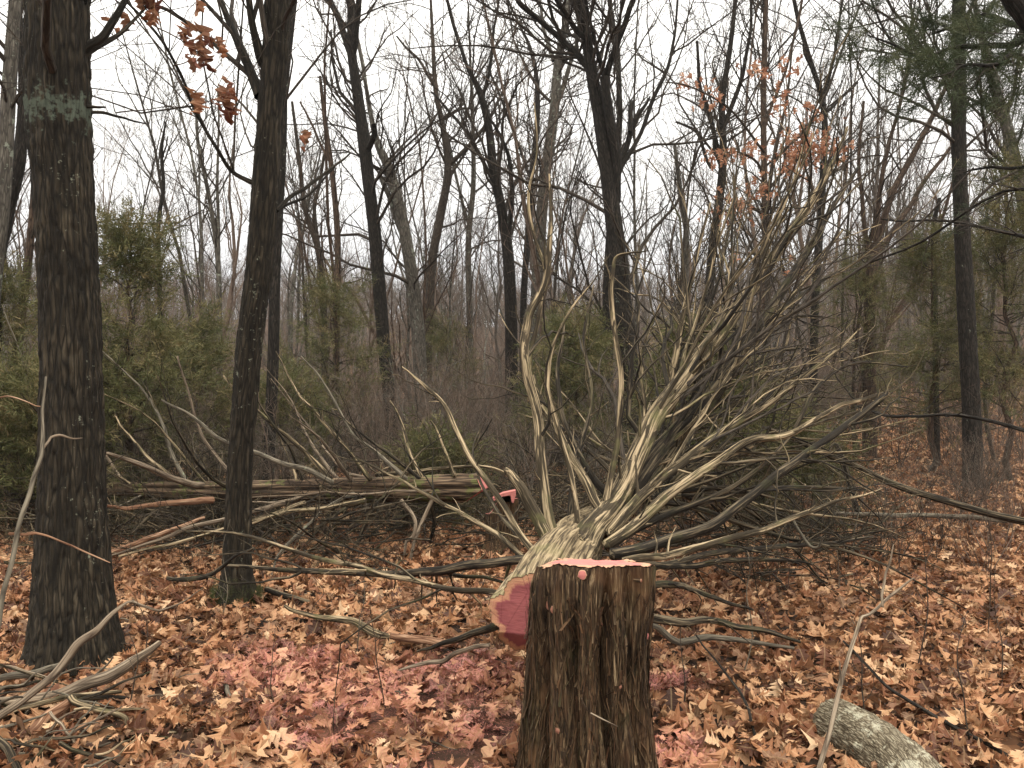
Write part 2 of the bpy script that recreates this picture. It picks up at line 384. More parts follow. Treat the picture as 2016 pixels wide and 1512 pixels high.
def groundmat():
    m, nt, b = nodes('leaf covered soil')
    g = N_(nt, 'ShaderNodeNewGeometry').outputs['Position']
    vo = N_(nt, 'ShaderNodeTexVoronoi'); vo.inputs['Scale'].default_value = 8.5; nt.links.new(g, vo.inputs['Vector'])
    sp_ = N_(nt, 'ShaderNodeSeparateColor'); nt.links.new(vo.outputs['Color'], sp_.inputs[0])
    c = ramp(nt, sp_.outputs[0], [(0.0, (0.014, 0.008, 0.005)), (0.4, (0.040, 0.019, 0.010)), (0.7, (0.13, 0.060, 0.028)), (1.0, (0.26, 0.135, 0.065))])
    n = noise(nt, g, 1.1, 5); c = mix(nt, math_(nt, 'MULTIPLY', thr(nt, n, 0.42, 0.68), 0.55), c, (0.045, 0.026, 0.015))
    s = sawmask(nt, 14, 0.34, 0.6)
    gg = noise(nt, g, 130, 3, 0.7); c = mix(nt, math_(nt, 'MULTIPLY', s, math_(nt, 'MULTIPLY', thr(nt, gg, 0.48, 0.62), 0.55)), c, (0.30, 0.11, 0.09))
    nt.links.new(c, b.inputs['Base Color']); bump(nt, b, sp_.outputs[0], 0.9, 0.04)
    return m
M['ground'] = groundmat()

def greens(name, stops):
    m, nt, b = nodes(name)
    oi = N_(nt, 'ShaderNodeObjectInfo'); t = N_(nt, 'ShaderNodeNewGeometry').outputs['Position']
    n = noise(nt, t, 2.6, 3)
    f = math_(nt, 'ADD', math_(nt, 'MULTIPLY', oi.outputs['Random'], 0.5), math_(nt, 'MULTIPLY', n, 0.5))
    c = ramp(nt, f, stops); nt.links.new(c, b.inputs['Base Color']); b.inputs['Roughness'].default_value = 0.7
    tr = N_(nt, 'ShaderNodeBsdfTranslucent'); nt.links.new(c, tr.inputs[0])
    ms = N_(nt, 'ShaderNodeMixShader'); ms.inputs[0].default_value = 0.2
    nt.links.new(b.outputs[0], ms.inputs[1]); nt.links.new(tr.outputs[0], ms.inputs[2]); nt.links.new(ms.outputs[0], nt.nodes['Material Output'].inputs[0])
    return m
M['cedargreen'] = greens('cedar foliage', [(0.2, (0.05, 0.058, 0.02)), (0.45, (0.095, 0.098, 0.038)), (0.6, (0.145, 0.13, 0.055)), (0.8, (0.20, 0.15, 0.075))])
M['pinegreen'] = greens('pine foliage', [(0.2, (0.022, 0.032, 0.015)), (0.5, (0.042, 0.055, 0.024)), (0.8, (0.085, 0.088, 0.042))])
M['moss'] = greens('moss', [(0.2, (0.04, 0.048, 0.016)), (0.9, (0.09, 0.095, 0.035))])

# ------------------------------------------------------------------ scattering by geometry nodes
def proto_collection(name, meshes):
    c = bpy.data.collections.new(name)
    for i, me in enumerate(meshes):
        c.objects.link(bpy.data.objects.new('%s_shape_%02d' % (name, i), me))
    return c
def scatter(name, pcoll, pts, rot, scale, idx, parent=None, kind='stuff', loc=None, sc3=None):
    me = bpy.data.meshes.new(name); pts = np.ascontiguousarray(pts, np.float32)
    me.vertices.add(len(pts)); me.vertices.foreach_set('co', pts.ravel())
    a = me.attributes.new('rot', 'FLOAT_VECTOR', 'POINT'); a.data.foreach_set('vector', np.ascontiguousarray(rot, np.float32).ravel())
    if sc3 is None: sc3 = np.repeat(np.asarray(scale)[:, None], 3, 1)
    a = me.attributes.new('siz', 'FLOAT_VECTOR', 'POINT'); a.data.foreach_set('vector', np.ascontiguousarray(sc3, np.float32).ravel())
    a = me.attributes.new('pick', 'INT', 'POINT'); a.data.foreach_set('value', np.ascontiguousarray(idx, np.int32))
    o = bpy.data.objects.new(name, me); col.objects.link(o)
    if parent is not None: o.parent = parent
    if kind: o['kind'] = kind
    ng = bpy.data.node_groups.new(name + ' scatter', 'GeometryNodeTree')
    ng.interface.new_socket('Geometry', in_out='INPUT', socket_type='NodeSocketGeometry')
    ng.interface.new_socket('Geometry', in_out='OUTPUT', socket_type='NodeSocketGeometry')
    n = ng.nodes; l = ng.links
    gi = n.new('NodeGroupInput'); go = n.new('NodeGroupOutput'); mp = n.new('GeometryNodeMeshToPoints')
    iop = n.new('GeometryNodeInstanceOnPoints'); ci = n.new('GeometryNodeCollectionInfo')
    ci.inputs[0].default_value = pcoll; ci.inputs['Separate Children'].default_value = True; ci.inputs['Reset Children'].default_value = True
    def na(nm, dt):
        x = n.new('GeometryNodeInputNamedAttribute'); x.data_type = dt; x.inputs['Name'].default_value = nm; return x.outputs[0]
    e2r = n.new('FunctionNodeEulerToRotation')
    l.new(gi.outputs[0], mp.inputs[0]); l.new(mp.outputs[0], iop.inputs['Points']); l.new(ci.outputs[0], iop.inputs['Instance'])
    iop.inputs['Pick Instance'].default_value = True
    l.new(na('pick', 'INT'), iop.inputs['Instance Index'])
    l.new(na('rot', 'FLOAT_VECTOR'), e2r.inputs[0]); l.new(e2r.outputs[0], iop.inputs['Rotation'])
    l.new(na('siz', 'FLOAT_VECTOR'), iop.inputs['Scale']); l.new(iop.outputs[0], go.inputs[0])
    md = o.modifiers.new('scatter', 'NODES'); md.node_group = ng
    return o

# ------------------------------------------------------------------ leaf shapes
def oak_leaf(seed, lobes=4, curl=0.3, mat=None, size=1.0):
    r = np.random.RandomState(seed)
    k = lobes * 4 + 3; t = np.linspace(0, 1, k)
    env = 0.36 * np.sin(np.pi * np.clip(t, 0, 1) ** 0.85) ** 0.8 + 0.03
    side = []
    for s in (1, -1):
        ph = 0.15 * r.randn(); ww = []; tt = []
        for i, ti in enumerate(t):
            u = (ti * lobes + ph) % 1.0
            lob = 0.30 + 0.70 * max(0.0, math.sin(math.pi * u)) ** 1.5
            w = env[i] * lob * (0.8 + 0.4 * r.rand()) * (1.0 if 0 < i < k - 1 else 0.12)
            ww.append(w); tt.append(ti + 0.10 * lob * (w / 0.36) * (1 if ti < 0.95 else 0) + 0.01 * r.randn())
        side.append((np.array(tt), s * np.array(ww)))
    V = []; tri = []; vein = []
    for i in range(k): V.append((t[i], 0, 0)); vein.append(0)
    for (tt, ww) in side:
        for i in range(k): V.append((tt[i], ww[i], 0)); vein.append(abs(ww[i]) / 0.3)
    for i in range(k - 1):
        a, b_ = i, i + 1; c, d = k + i, k + i + 1
        tri += [(a, b_, d), (a, d, c)]
        c, d = 2 * k + i, 2 * k + i + 1
        tri += [(a, d, b_), (a, c, d)]
    V = np.array(V, float); V[:, 0] -= 0.5
    cx, cy, tw = curl * (r.rand() * 1.6 - 0.3), curl * (r.rand() * 2.4 - 0.4), curl * r.randn() * 0.9
    x, y = V[:, 0].copy(), V[:, 1].copy()
    V[:, 2] = -cx * x * x * 1.6 + cy * (y * y * 3.2) + tw * x * y * 1.6 + 0.07 * curl / 0.3 * (vnoise(x * 6 + seed, y * 6 + 3, 0 * x) - 0.5) * 2
    n0 = len(V)
    V = np.vstack([V, [(-0.5, 0.008, V[0, 2]), (-0.72, 0.004, V[0, 2] + 0.03), (-0.72, -0.008, V[0, 2] + 0.03), (-0.5, -0.008, V[0, 2])]])
    tri += [(n0, n0 + 1, n0 + 2), (n0, n0 + 2, n0 + 3)]; vein += [0] * 4
    me = mesh_from('oak_leaf', V * size, tris=tri, attrs={'vein': np.array(vein)}, smooth=False)
    me.materials.append(mat); return me
LEAVES = [oak_leaf(i + 10, lobes=3 + i % 3, curl=0.22 + 0.15 * (i % 4), mat=M['leaf']) for i in range(14)]
leaf_coll = proto_collection('litter', LEAVES)

# ------------------------------------------------------------------ ground
def axis(lo, hi, n, p):
    u = np.linspace(-1, 1, n); v = np.sign(u) * np.abs(u) ** p
    return np.where(v < 0, -v * lo, v * hi)
gx = axis(-170, 170, 230, 2.4); gy = 3.0 + axis(-14, 330, 300, 2.3)
GX, GY = np.meshgrid(gx, gy)
GZ = ground_z(GX, GY)
ni, nj = GX.shape
ii, jj = np.meshgrid(np.arange(ni - 1), np.arange(nj - 1), indexing='ij')
a = ii * nj + jj
Q = np.stack([a, a + 1, a + nj + 1, a + nj], -1).reshape(-1, 4)
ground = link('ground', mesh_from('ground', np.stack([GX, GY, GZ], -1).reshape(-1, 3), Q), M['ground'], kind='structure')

def leaf_layer(n, y0, y1, xr, smin, smax, hmax, tilt, seed):
    r = np.random.RandomState(seed)
    y = np.sqrt(y0 ** 2 + (y1 ** 2 - y0 ** 2) * r.rand(n)); x = (r.rand(n) * 2 - 1) * (xr * y + 0.4)
    z = ground_z(x, y) + 0.006 + hmax * r.rand(n)
    rot = np.stack([r.randn(n) * tilt, r.randn(n) * tilt, r.rand(n) * 6.283], -1)
    rot[:, 0] += np.where(r.rand(n) < 0.35, math.pi, 0)
    s = smin + (smax - smin) * r.rand(n)
    return np.stack([x, y, z], -1), rot, s, r.randint(0, len(LEAVES), n)
Ls = [leaf_layer(20000, 1.2, 7.5, 0.72, 0.035, 0.135, 0.05, 0.50, 1),
      leaf_layer(56000, 7.5, 20, 0.72, 0.055, 0.145, 0.05, 0.50, 2),
      leaf_layer(70000, 20, 65, 0.72, 0.17, 0.30, 0.05, 0.4, 3)]
# the 300 leaves that show largest are leaves of their own
P0, R0, S0, I0 = Ls[0]
vis = (np.abs(P0[:, 0] / P0[:, 1]) < 0.60) & (P0[:, 1] > 3.0)
vis &= ~((np.abs(P0[:, 0] - 0.21) < 0.22) & (P0[:, 1] < 3.9) & (P0[:, 1] > 1.9))
score = np.where(vis, S0 / P0[:, 1] + (P0[:, 2] - ground_z(P0[:, 0], P0[:, 1])) * 0.3, 0)
top = np.argsort(-score)[:300]
for i in top:
    o = bpy.data.objects.new('leaf', LEAVES[I0[i]]); o.location = P0[i]; o.rotation_euler = R0[i]; o.scale = (S0[i],) * 3
    o.location.z += 0.006
    col.objects.link(o); o.parent = ground
keep = np.ones(len(P0), bool); keep[top] = False
Ls[0] = (P0[keep], R0[keep], S0[keep], I0[keep])
litter = scatter('leaf_litter', leaf_coll, np.concatenate([l[0] for l in Ls]), np.concatenate([l[1] for l in Ls]), np.concatenate([l[2] for l in Ls]), np.concatenate([l[3] for l in Ls]))

# ------------------------------------------------------------------ traced trees
def single(P, R): return P[None], R[None]
def resample(P, R, n=12):
    u = np.linspace(0, len(P) - 1, n); k = np.minimum(u.astype(int), len(P) - 2); f = u - k
    return P[k] * (1 - f)[:, None] + P[k + 1] * f[:, None], R[k] * (1 - f) + R[k + 1] * f

def fine_trunk(P, R, n, sides, amp, cell, root=None, vs=0.22):
    """a trunk whose bark ridges are real relief"""
    P, R = resample(P, R, n); V, Qd, bc = tube_arrays(P[None], R[None], sides)
    nm = bc.reshape(n, sides, 3); th = np.arange(sides) / sides * 2 * np.pi
    s = nm[:, :, 2]; TH = np.broadcast_to(th, s.shape)
    cxx = np.cos(TH) * R[:, None]; cyy = np.sin(TH) * R[:, None]
    w = 0.25 * (fbm(cxx * 5 + 3, cyy * 5, s * 2, 2) - .5)
    rdg = np.abs(fbm((cxx + w * .1) / cell, (cyy + w * .1) / cell, s * vs / cell, 3) - 0.5) * 4
    lump = fbm(cxx * 6 + 9, cyy * 6, s * 1.5, 2) - 0.5
    dr = amp * (np.clip(rdg, 0, 1) - 0.5) + amp * 1.6 * lump
    if root is not None:
        h, k, lobes = root
        zz = np.clip(1 - s / h, 0, 1) ** 2
        dr = dr + R[:, None] * k * zz * (0.6 + 0.6 * np.cos(TH * lobes + 1.3) ** 2)
    V = V.reshape(n, sides, 3); C = P[:, None, :]; d = V - C; d /= np.linalg.norm(d, axis=2, keepdims=True)
    V = V + d * dr[..., None]
    return V.reshape(-1, 3), Qd, bc

def crown_extend(P, R, top, seed, lean=(0, 0)):
    """carry a trunk or limb on above the picture"""
    r = np.random.RandomState(seed); d = P[-1] - P[-3]; d /= np.linalg.norm(d); pts = [P[-1]]; rad = [R[-1]]
    n = 7; L = max(0.5, (top - P[-1][2])) / n / max(0.3, d[2])
    for i in range(n):
        d = d + r.randn(3) * 0.12; d[2] += 0.12; d /= np.linalg.norm(d)
        pts.append(pts[-1] + d * L); rad.append(R[-1] * (1 - (i + 1) / (n + 0.6)) + 0.004)
    return np.vstack([P, pts[1:]]), np.concatenate([R, rad[1:]])

def make_tree(name, label, cat, dist, trunk, limbs, mat, twig='twig', top=11.0, dens=(3.0, 4.5, 6.0), seed=0, ext=True, group=None, fine=None, root=None, base=True, lowest=0.25, lvl=3, wig=0.28, rmin=0.0022, limbext=True, twigcount=1.0):
    """trunk: [(px,py,w)...] from the base upwards at distance dist; limbs: lists of the same, each with its own end distance"""
    global rs
    rs = np.random.RandomState(seed + 100)
    tp = list(trunk)
    P, R = trace(tp, dist, dist, m=len(tp) * 4, kink=0.0, wk=0.90)
    gz = float(ground_z(P[0][0], P[0][1]))
    if base and P[0][2] > gz - 0.08:
        n = 4; d0 = P[0].copy()
        add = [np.array([d0[0], d0[1], gz - 0.12 + (d0[2] - gz + 0.12) * i / n]) for i in range(n)]
        P = np.vstack([add, P]); R = np.concatenate([[R[0] * 1.18, R[0] * 1.1, R[0] * 1.05, R[0]], R])
    if ext and P[-1][2] < top: P, R = crown_extend(P, R, top, seed)
    org = np.array([P[0][0], P[0][1], gz])
    t = thing(name, label, cat, tuple(org), group)
    if fine:
        V, Qd, bc = fine_trunk(P, R, *fine, root=root)
        me = mesh_from('trunk', V - org, Qd, attrs={'bc': bc})
    else:
        b = Bag(); PP, RR = resample(P, R, max(14, len(P))); b.add((PP - org)[None], RR[None], 12); me = b.mesh('trunk')
    link('trunk', me, M[mat], t)
    main = [resample(P, R, 12)]
    for li in limbs:
        pts, d1 = li[0], li[1]
        lp, lr = trace(pts, dist, d1, kink=0.03 * dist / 10, wk=0.9)
        ins = lp[0]
        if limbext and lp[-1][2] > CAMZ + 700 / F * d1: lp, lr = crown_extend(lp, lr, top * 0.9, seed + 7)
        b = Bag(); b.add((lp - org)[None], lr[None], 8); link('limb', b.mesh('limb'), M[mat], t)
        main.append(resample(lp, lr, 12))
    TP = np.stack([m[0] for m in main]); TR = np.stack([m[1] for m in main])
    # start of twigs above the lowest live branch
    a, ar = grow(TP[:1], TR[:1], dens=dens[0] * 0.8 * twigcount, tmin=lowest, ang=(35, 70), lf=(0.12, 0.30), lmax=3.2, n=8, wig=wig * .8, up=0.35, rmin=rmin * 1.6, rr=0.36)
    if len(TP) > 1:
        a2, ar2 = grow(TP[1:], TR[1:], dens=dens[0] * twigcount, tmin=0.1, ang=(30, 60), lf=(0.3, 0.5), lmax=2.6, n=8, wig=wig * .8, up=0.3, rmin=rmin * 1.5)
        a = np.concatenate([a, a2]); ar = np.concatenate([ar, ar2])
    b_, br = grow(a, ar, dens=dens[1], tmin=0.15, ang=(25, 60), lf=(0.3, 0.6), lmax=1.4, n=6, wig=wig, up=0.3, rmin=rmin)
    bag = Bag(); bag.add(a - org, ar, 5); bag.add(b_ - org, br, 4)
    if lvl >= 3:
        c, cr_ = grow(b_, br, dens=dens[2], tmin=0.15, ang=(25, 60), lf=(0.35, 0.7), lmax=0.6, n=4, wig=wig, up=0.25, rmin=rmin * 0.8)
        bag.add(c - org, cr_, 3)
    o = link('twigs', bag.mesh('twigs'), M[twig], t, 'stuff')
    return t, main

# the thick oak on the left
T1, _ = make_tree('oak_tree', 'thick dark oak trunk with a pale green lichen band, brush pile at its foot', 'tree', 4.2,
    [(146, 1300, 188), (146, 1240, 172), (143, 1150, 158), (141, 1000, 140), (140, 800, 128), (138, 600, 121), (128, 400, 121), (116, 200, 128), (113, 0, 130)],
    [([(165, 100, 20), (205, 65, 18), (240, 15, 14), (262, -40, 10)], 4.3), ([(165, 110, 14), (205, 82, 12), (245, 58, 8), (300, 0, 5)], 4.6),
     ([(160, 222, 8), (205, 222, 7), (245, 235, 5), (288, 243, 3)], 4.5), ([(165, 208, 9), (206, 213, 4)], 4.2)],
    'oakband', top=11, fine=(420, 220, 0.012, 0.022), root=(0.45, 0.12, 4), seed=1, lowest=0.72, dens=(0.8, 2.5, 4), base=False, limbext=False)
# second trunk with the fork
T2, _ = make_tree('oak_tree', 'slim dark tree with forked upper limbs and mossy foot, second trunk from the thick oak', 'tree', 5.26,
    [(466, 1192, 82), (467, 1150, 68), (467, 1100, 61), (469, 1000, 56), (473, 900, 53), (481, 800, 55), (489, 700, 56), (501, 600, 57), (513, 500, 58), (524, 350, 57), (534, 200, 56), (543, 100, 57), (548, 0, 58)],
    [([(512, 190, 26), (488, 125, 20), (462, 65, 16), (436, 0, 12), (410, -60, 8)], 5.6), ([(520, 130, 22), (503, 70, 17), (490, 0, 14), (480, -60, 9)], 5.1),
     ([(505, 364, 12), (460, 340, 9), (425, 290, 8), (385, 220, 7), (350, 140, 6), (305, 60, 6), (245, 0, 5), (190, -50, 4)], 4.6),
     ([(545, 415, 10), (590, 375, 9), (640, 345, 7), (690, 300, 4)], 5.8)],
    'oak', top=12, fine=(420, 120, 0.007, 0.016), root=(0.3, 0.28, 4), seed=2, lowest=0.72, dens=(1.1, 2.6, 4), base=False)
# right trunk
T14, _ = make_tree('tree', 'straight dark bare trunk rising alone from open leaves beside the evergreens', 'tree', 10.7,
    [(1917, 972, 52), (1916, 940, 43), (1915, 900, 41), (1912, 800, 38), (1907, 700, 37), (1902, 600, 36), (1894, 450, 32), (1888, 300, 30), (1887, 150, 29), (1888, 0, 26)],
    [([(1880, 140, 8), (1830, 115, 7), (1760, 90, 6), (1720, 10, 4)], 10.2)], 'dark', top=14, fine=(300, 60, 0.008, 0.02), root=(0.3, 0.25, 4), seed=3, lowest=0.55, base=False, dens=(1.5, 3, 5))

TREES = [
 # name, label, dist, trunk, limbs, mat, kwargs
 ('tree', 'grey lichened trunk leaning up at the picture edge beyond the thick oak', 8.0, [(-40, 1010, 34), (-15, 600, 30), (5, 400, 30), (16, 200, 30), (30, 0, 24)], [], 'grey', dict(lowest=.5)),
 ('tree', 'crooked black trunk bending in behind the thick oak', 9.0, [(-22, 980, 34), (-10, 560, 34), (12, 420, 32), (38, 310, 28), (42, 200, 14), (40, 60, 11)], [([(30, 330, 20), (50, 270, 14), (52, 190, 9)], 9.2)], 'dark', dict(lowest=.5)),
 ('tree', 'curving brown trunk low behind the thick oak, cedar boughs at its foot', 9.5, [(32, 960, 22), (30, 800, 20), (30, 720, 20), (45, 600, 18), (62, 450, 16), (72, 300, 12)], [], 'brown', dict(lowest=.5)),
 ('tree', 'black lichen-flecked trunk standing close behind the second trunk', 8.6, [(528, 1010, 28), (530, 900, 26), (538, 700, 25), (541, 560, 24), (548, 420, 22), (556, 300, 18), (560, 180, 14)], [([(550, 410, 7), (610, 380, 6), (660, 330, 4)], 9)], 'dark', dict(lowest=.6)),
 ('tree', 'forked black tree with a short sawn-off limb stub', 15.0, [(772, 880, 30), (768, 800, 28), (757, 690, 28), (746, 560, 29), (737, 450, 28), (727, 370, 27), (718, 290, 28), (706, 200, 24), (692, 105, 20)],
   [([(693, 110, 16), (672, 50, 14), (650, 0, 12), (630, -60, 10)], 15.3), ([(693, 110, 18), (702, 50, 15), (708, 0, 13), (712, -60, 10)], 14.6), ([(722, 300, 15), (736, 270, 13), (737, 246, 12)], 14.6), ([(700, 220, 9), (672, 180, 7), (655, 120, 6), (652, 60, 4)], 15.6)], 'dark', dict()),
 ('tree', 'grey trunk leaning back beside the forked black tree', 17.0, [(832, 880, 32), (828, 760, 30), (822, 640, 30), (806, 510, 27), (785, 400, 24), (765, 330, 20), (742, 280, 14), (725, 200, 9)], [([(806, 500, 14), (770, 400, 12), (745, 340, 9)], 17.4)], 'grey', dict()),
 ('tree', 'slender tree bent like an elbow under a bushy fork of twigs', 20.0, [(836, 900, 20), (845, 640, 20), (850, 520, 20), (866, 430, 19), (882, 335, 17), (872, 250, 13), (858, 180, 11), (852, 80, 8), (848, 0, 6)],
   [([(882, 325, 11), (925, 285, 9), (965, 230, 7), (1000, 160, 5)], 20), ([(868, 235, 9), (905, 215, 6), (930, 215, 4)], 20.5), ([(860, 180, 7), (825, 120, 6), (780, 70, 4)], 19.5)], 'twig', dict()),
 ('tree', 'black tree with jagged broken top and paired upright stems', 16.0, [(1008, 900, 30), (1007, 750, 28), (1006, 620, 27), (1000, 500, 25), (985, 400, 21), (972, 340, 20), (962, 250, 17), (944, 180, 14), (922, 138, 8)],
   [([(950, 195, 9), (966, 120, 7), (975, 40, 6), (985, -40, 5)], 16), ([(972, 360, 9), (930, 280, 8), (880, 215, 6), (850, 180, 4)], 16.6), ([(1000, 470, 12), (1006, 380, 11), (1000, 310, 9), (975, 250, 6), (960, 230, 4)], 15.4)], 'dark', dict()),
 ('tree', 'thin crooked black tree between the broken-topped tree and the pale grey one', 21.0, [(1030, 900, 16), (1030, 620, 15), (1038, 480, 14), (1046, 350, 12), (1058, 240, 11), (1056, 150, 10), (1042, 90, 8), (1028, 60, 5)], [([(1045, 350, 8), (1020, 280, 6), (990, 200, 5), (960, 130, 4)], 21)], 'dark', dict()),
 ('tree', 'pale grey lichened tree forking above the fallen cedar', 18.0, [(1050, 900, 30), (1055, 650, 28), (1062, 480, 26), (1074, 340, 24), (1090, 230, 22), (1098, 130, 19), (1108, 70, 14), (1120, 0, 10)],
   [([(1092, 215, 13), (1116, 150, 10), (1136, 80, 8), (1145, 0, 6)], 18), ([(1090, 120, 10), (1072, 70, 8), (1062, 10, 6)], 18.4)], 'grey', dict()),
 ('tree', 'tall central tree with a long straight trunk and spreading V of high limbs', 12.0, [(1246, 950, 54), (1243, 850, 48), (1238, 720, 44), (1226, 600, 41), (1214, 480, 38), (1200, 370, 35), (1184, 250, 31), (1168, 160, 26), (1153, 70, 22), (1142, 0, 20)],
   [([(1170, 150, 15), (1135, 105, 15), (1090, 65, 13), (1030, 10, 12), (1000, -30, 10)], 12.3), ([(1158, 85, 14), (1128, 50, 12), (1095, 0, 10)], 11.6),
    ([(1214, 400, 18), (1212, 320, 22), (1203, 250, 21), (1190, 150, 20)], 11.8), ([(1190, 155, 13), (1176, 100, 9), (1160, 40, 7), (1150, -20, 6)], 11.8), ([(1192, 160, 15), (1212, 90, 13), (1240, 20, 12), (1262, -40, 10)], 11.5),
    ([(1216, 350, 13), (1232, 290, 12), (1250, 240, 12), (1278, 190, 4)], 12.3), ([(1240, 260, 11), (1243, 200, 11)], 12.2), ([(1218, 340, 13), (1255, 280, 9), (1285, 200, 9), (1320, 110, 7), (1330, 40, 5)], 12.6)], 'dark', dict(fine=(160, 40, 0.006, 0.03))),
 ('tree', 'short dark stem seen just behind the tall central tree', 15.5, [(1194, 800, 27), (1196, 680, 26), (1198, 560, 24), (1204, 440, 20), (1214, 340, 14)], [], 'dark', dict()),
 ('tree', 'dark forked tree rising behind the fallen cedar tips, stems parting twice', 17.0, [(1388, 900, 22), (1392, 650, 21), (1402, 500, 20), (1418, 380, 19), (1424, 300, 17), (1422, 200, 14), (1438, 90, 11), (1448, 0, 9)],
   [([(1420, 330, 11), (1400, 240, 10), (1378, 160, 8), (1372, 80, 6)], 17), ([(1424, 250, 11), (1460, 150, 9), (1478, 60, 7), (1480, -20, 6)], 16.7), ([(1400, 330, 8), (1370, 260, 7), (1330, 240, 5)], 17.6)], 'dark', dict()),
 ('tree', 'grey-brown sapling left of the dark forked tree with a blunt dead top', 19.0, [(1350, 900, 14), (1350, 600, 13), (1352, 470, 12), (1340, 380, 11), (1328, 285, 7)], [], 'grey', dict(ext=False)),
 ('tree', 'straight red-brown pole rising through the orange oak leaves', 14.0, [(1505, 930, 18), (1508, 700, 15), (1506, 420, 14), (1503, 220, 13), (1506, 60, 12), (1508, 0, 11)], [([(1506, 250, 7), (1545, 140, 6), (1572, 40, 6), (1585, -30, 5)], 14)], 'brown', dict()),
 ('tree', 'upright twiggy tree whose dark stem forks like a wineglass', 17.5, [(1600, 900, 20), (1604, 620, 18), (1616, 420, 16), (1624, 260, 14), (1617, 185, 11)], [([(1618, 195, 8), (1645, 110, 7), (1655, 30, 5)], 17.5), ([(1616, 190, 8), (1590, 120, 6), (1580, 60, 5)], 17.2), ([(1626, 220, 8), (1660, 190, 6), (1690, 160, 4)], 18)], 'dark', dict()),
 ('tree', 'fan-shaped clump of stems spreading from one base beside the bare dark trunk', 15.0, [(1712, 880, 30), (1712, 700, 28), (1715, 560, 26), (1722, 480, 24)],
   [([(1720, 500, 18), (1748, 400, 15), (1800, 300, 13), (1850, 200, 10), (1880, 130, 7)], 15), ([(1718, 520, 14), (1730, 400, 11), (1745, 300, 9), (1780, 180, 7), (1795, 60, 5)], 14.5), ([(1722, 510, 13), (1770, 440, 12), (1810, 370, 10), (1870, 290, 7)], 15.6), ([(1716, 540, 12), (1700, 420, 10), (1690, 320, 8), (1700, 200, 6)], 15)], 'brown', dict(ext=False)),
 ('tree', 'pale leaning trunk past the bare dark trunk, half veiled by evergreen boughs', 13.0, [(2080, 940, 30), (2050, 600, 28), (2015, 400, 26), (1985, 260, 24), (1952, 150, 20), (1930, 60, 14), (1918, 0, 10)], [], 'grey', dict()),
 ('tree', 'thin broken snag with bent top between the stem clump and the bare dark trunk', 14.0, [(1845, 900, 13), (1842, 700, 12), (1840, 560, 12), (1838, 450, 11), (1850, 390, 7)], [([(1839, 480, 6), (1800, 470, 4), (1760, 490, 3)], 14)], 'dark', dict(ext=False)),
 ('tree', 'thin dark sapling with a kinked stem between the two near oaks', 11.0, [(318, 960, 10), (316, 700, 10), (314, 560, 10), (312, 440, 9), (322, 370, 8), (318, 300, 7), (326, 240, 4)], [([(322, 310, 4), (332, 270, 3)], 11)], 'dark', dict(ext=False, twigcount=1.6)),
 ('tree', 'pair of fine straight saplings joined low between the near oaks', 14.0, [(432, 900, 12), (432, 640, 12), (428, 500, 11), (410, 380, 9), (390, 280, 7), (385, 180, 4)], [([(430, 520, 8), (426, 380, 7), (430, 270, 5), (428, 170, 4)], 14)], 'grey', dict(ext=False, twigcount=1.6)),
 ('tree', 'reddish bare pole beside the second trunk, holding a few brown leaves', 15.0, [(662, 880, 15), (662, 640, 15), (665, 480, 14), (655, 350, 12), (640, 240, 10), (630, 150, 6)], [([(650, 320, 6), (620, 260, 5), (592, 200, 4)], 15)], 'brown', dict(ext=False)),
 ('tree', 'crooked grey-brown tree between the reddish pole and the second trunk', 17.0, [(640, 900, 15), (638, 640, 15), (628, 500, 14), (600, 410, 11), (590, 320, 9), (575, 200, 6)], [([(630, 500, 9), (622, 400, 8), (640, 300, 6)], 17)], 'twig', dict(ext=False)),
 ('tree', 'slim grey tree with upswept twigs behind the bent elbow tree', 23.0, [(925, 900, 15), (925, 640, 14), (922, 480, 13), (932, 360, 11), (930, 220, 8), (925, 100, 5)], [([(925, 450, 7), (900, 350, 6), (880, 260, 4)], 23)], 'grey', dict()),
]
for i, (nm, lab, d, tr, li, mt, kw) in enumerate(TREES):
    kw = dict(kw); kw.setdefault('lowest', 0.35)
    make_tree(nm, lab, 'tree', d, tr, li, mt, seed=20 + i, top=13, dens=(2.0, 3.4, 4.6) if d > 10 else (1.0, 2.8, 4.5), rmin=0.0035 if d > 12 else 0.0025, **kw)

# ------------------------------------------------------------------ the near stump
rs = np.random.RandomState(55)
SD = 2.15; SX = (1166 - 1008) / F * SD; SR = 0.150
def cedar_profile(th, s, R, grooves, flare=0.0, gw=0.13, gd=0.19, seed=0.0, fk=1.0):
    """fluted, fibrous radius of a cedar stem; th angle, s height from the cut"""
    r = R * np.ones_like(th)
    for (g, dep, drift, s0, s1) in grooves:
        dd = (th - g - drift * s - 0.25 * (vnoise(s * 3 + g * 5, s * 0, s * 0) - 0.5) + np.pi) % (2 * np.pi) - np.pi
        r = r - R * gd * dep * np.exp(-(dd / gw) ** 2) * sstep(s0 - 0.12, s0 + 0.05, s) * (1 - sstep(s1 - 0.05, s1 + 0.15, s))
    cx, cy = np.cos(th), np.sin(th)
    r = r + R * 0.34 * (fbm(cx * 2.1 + seed, cy * 2.1 + 3, s * 1.3, 3) - 0.5)
    fib = fbm(cx * R * 130 + 3 * vnoise(cx * 4, cy * 4, s * 5), cy * R * 130, s * 5.0, 3) - 0.5
    fib2 = fbm(cx * R * 330 + 9, cy * R * 330, s * 9.0, 2) - 0.5
    r = r + fk * (0.022 * fib + 0.009 * fib2)
    return r + flare
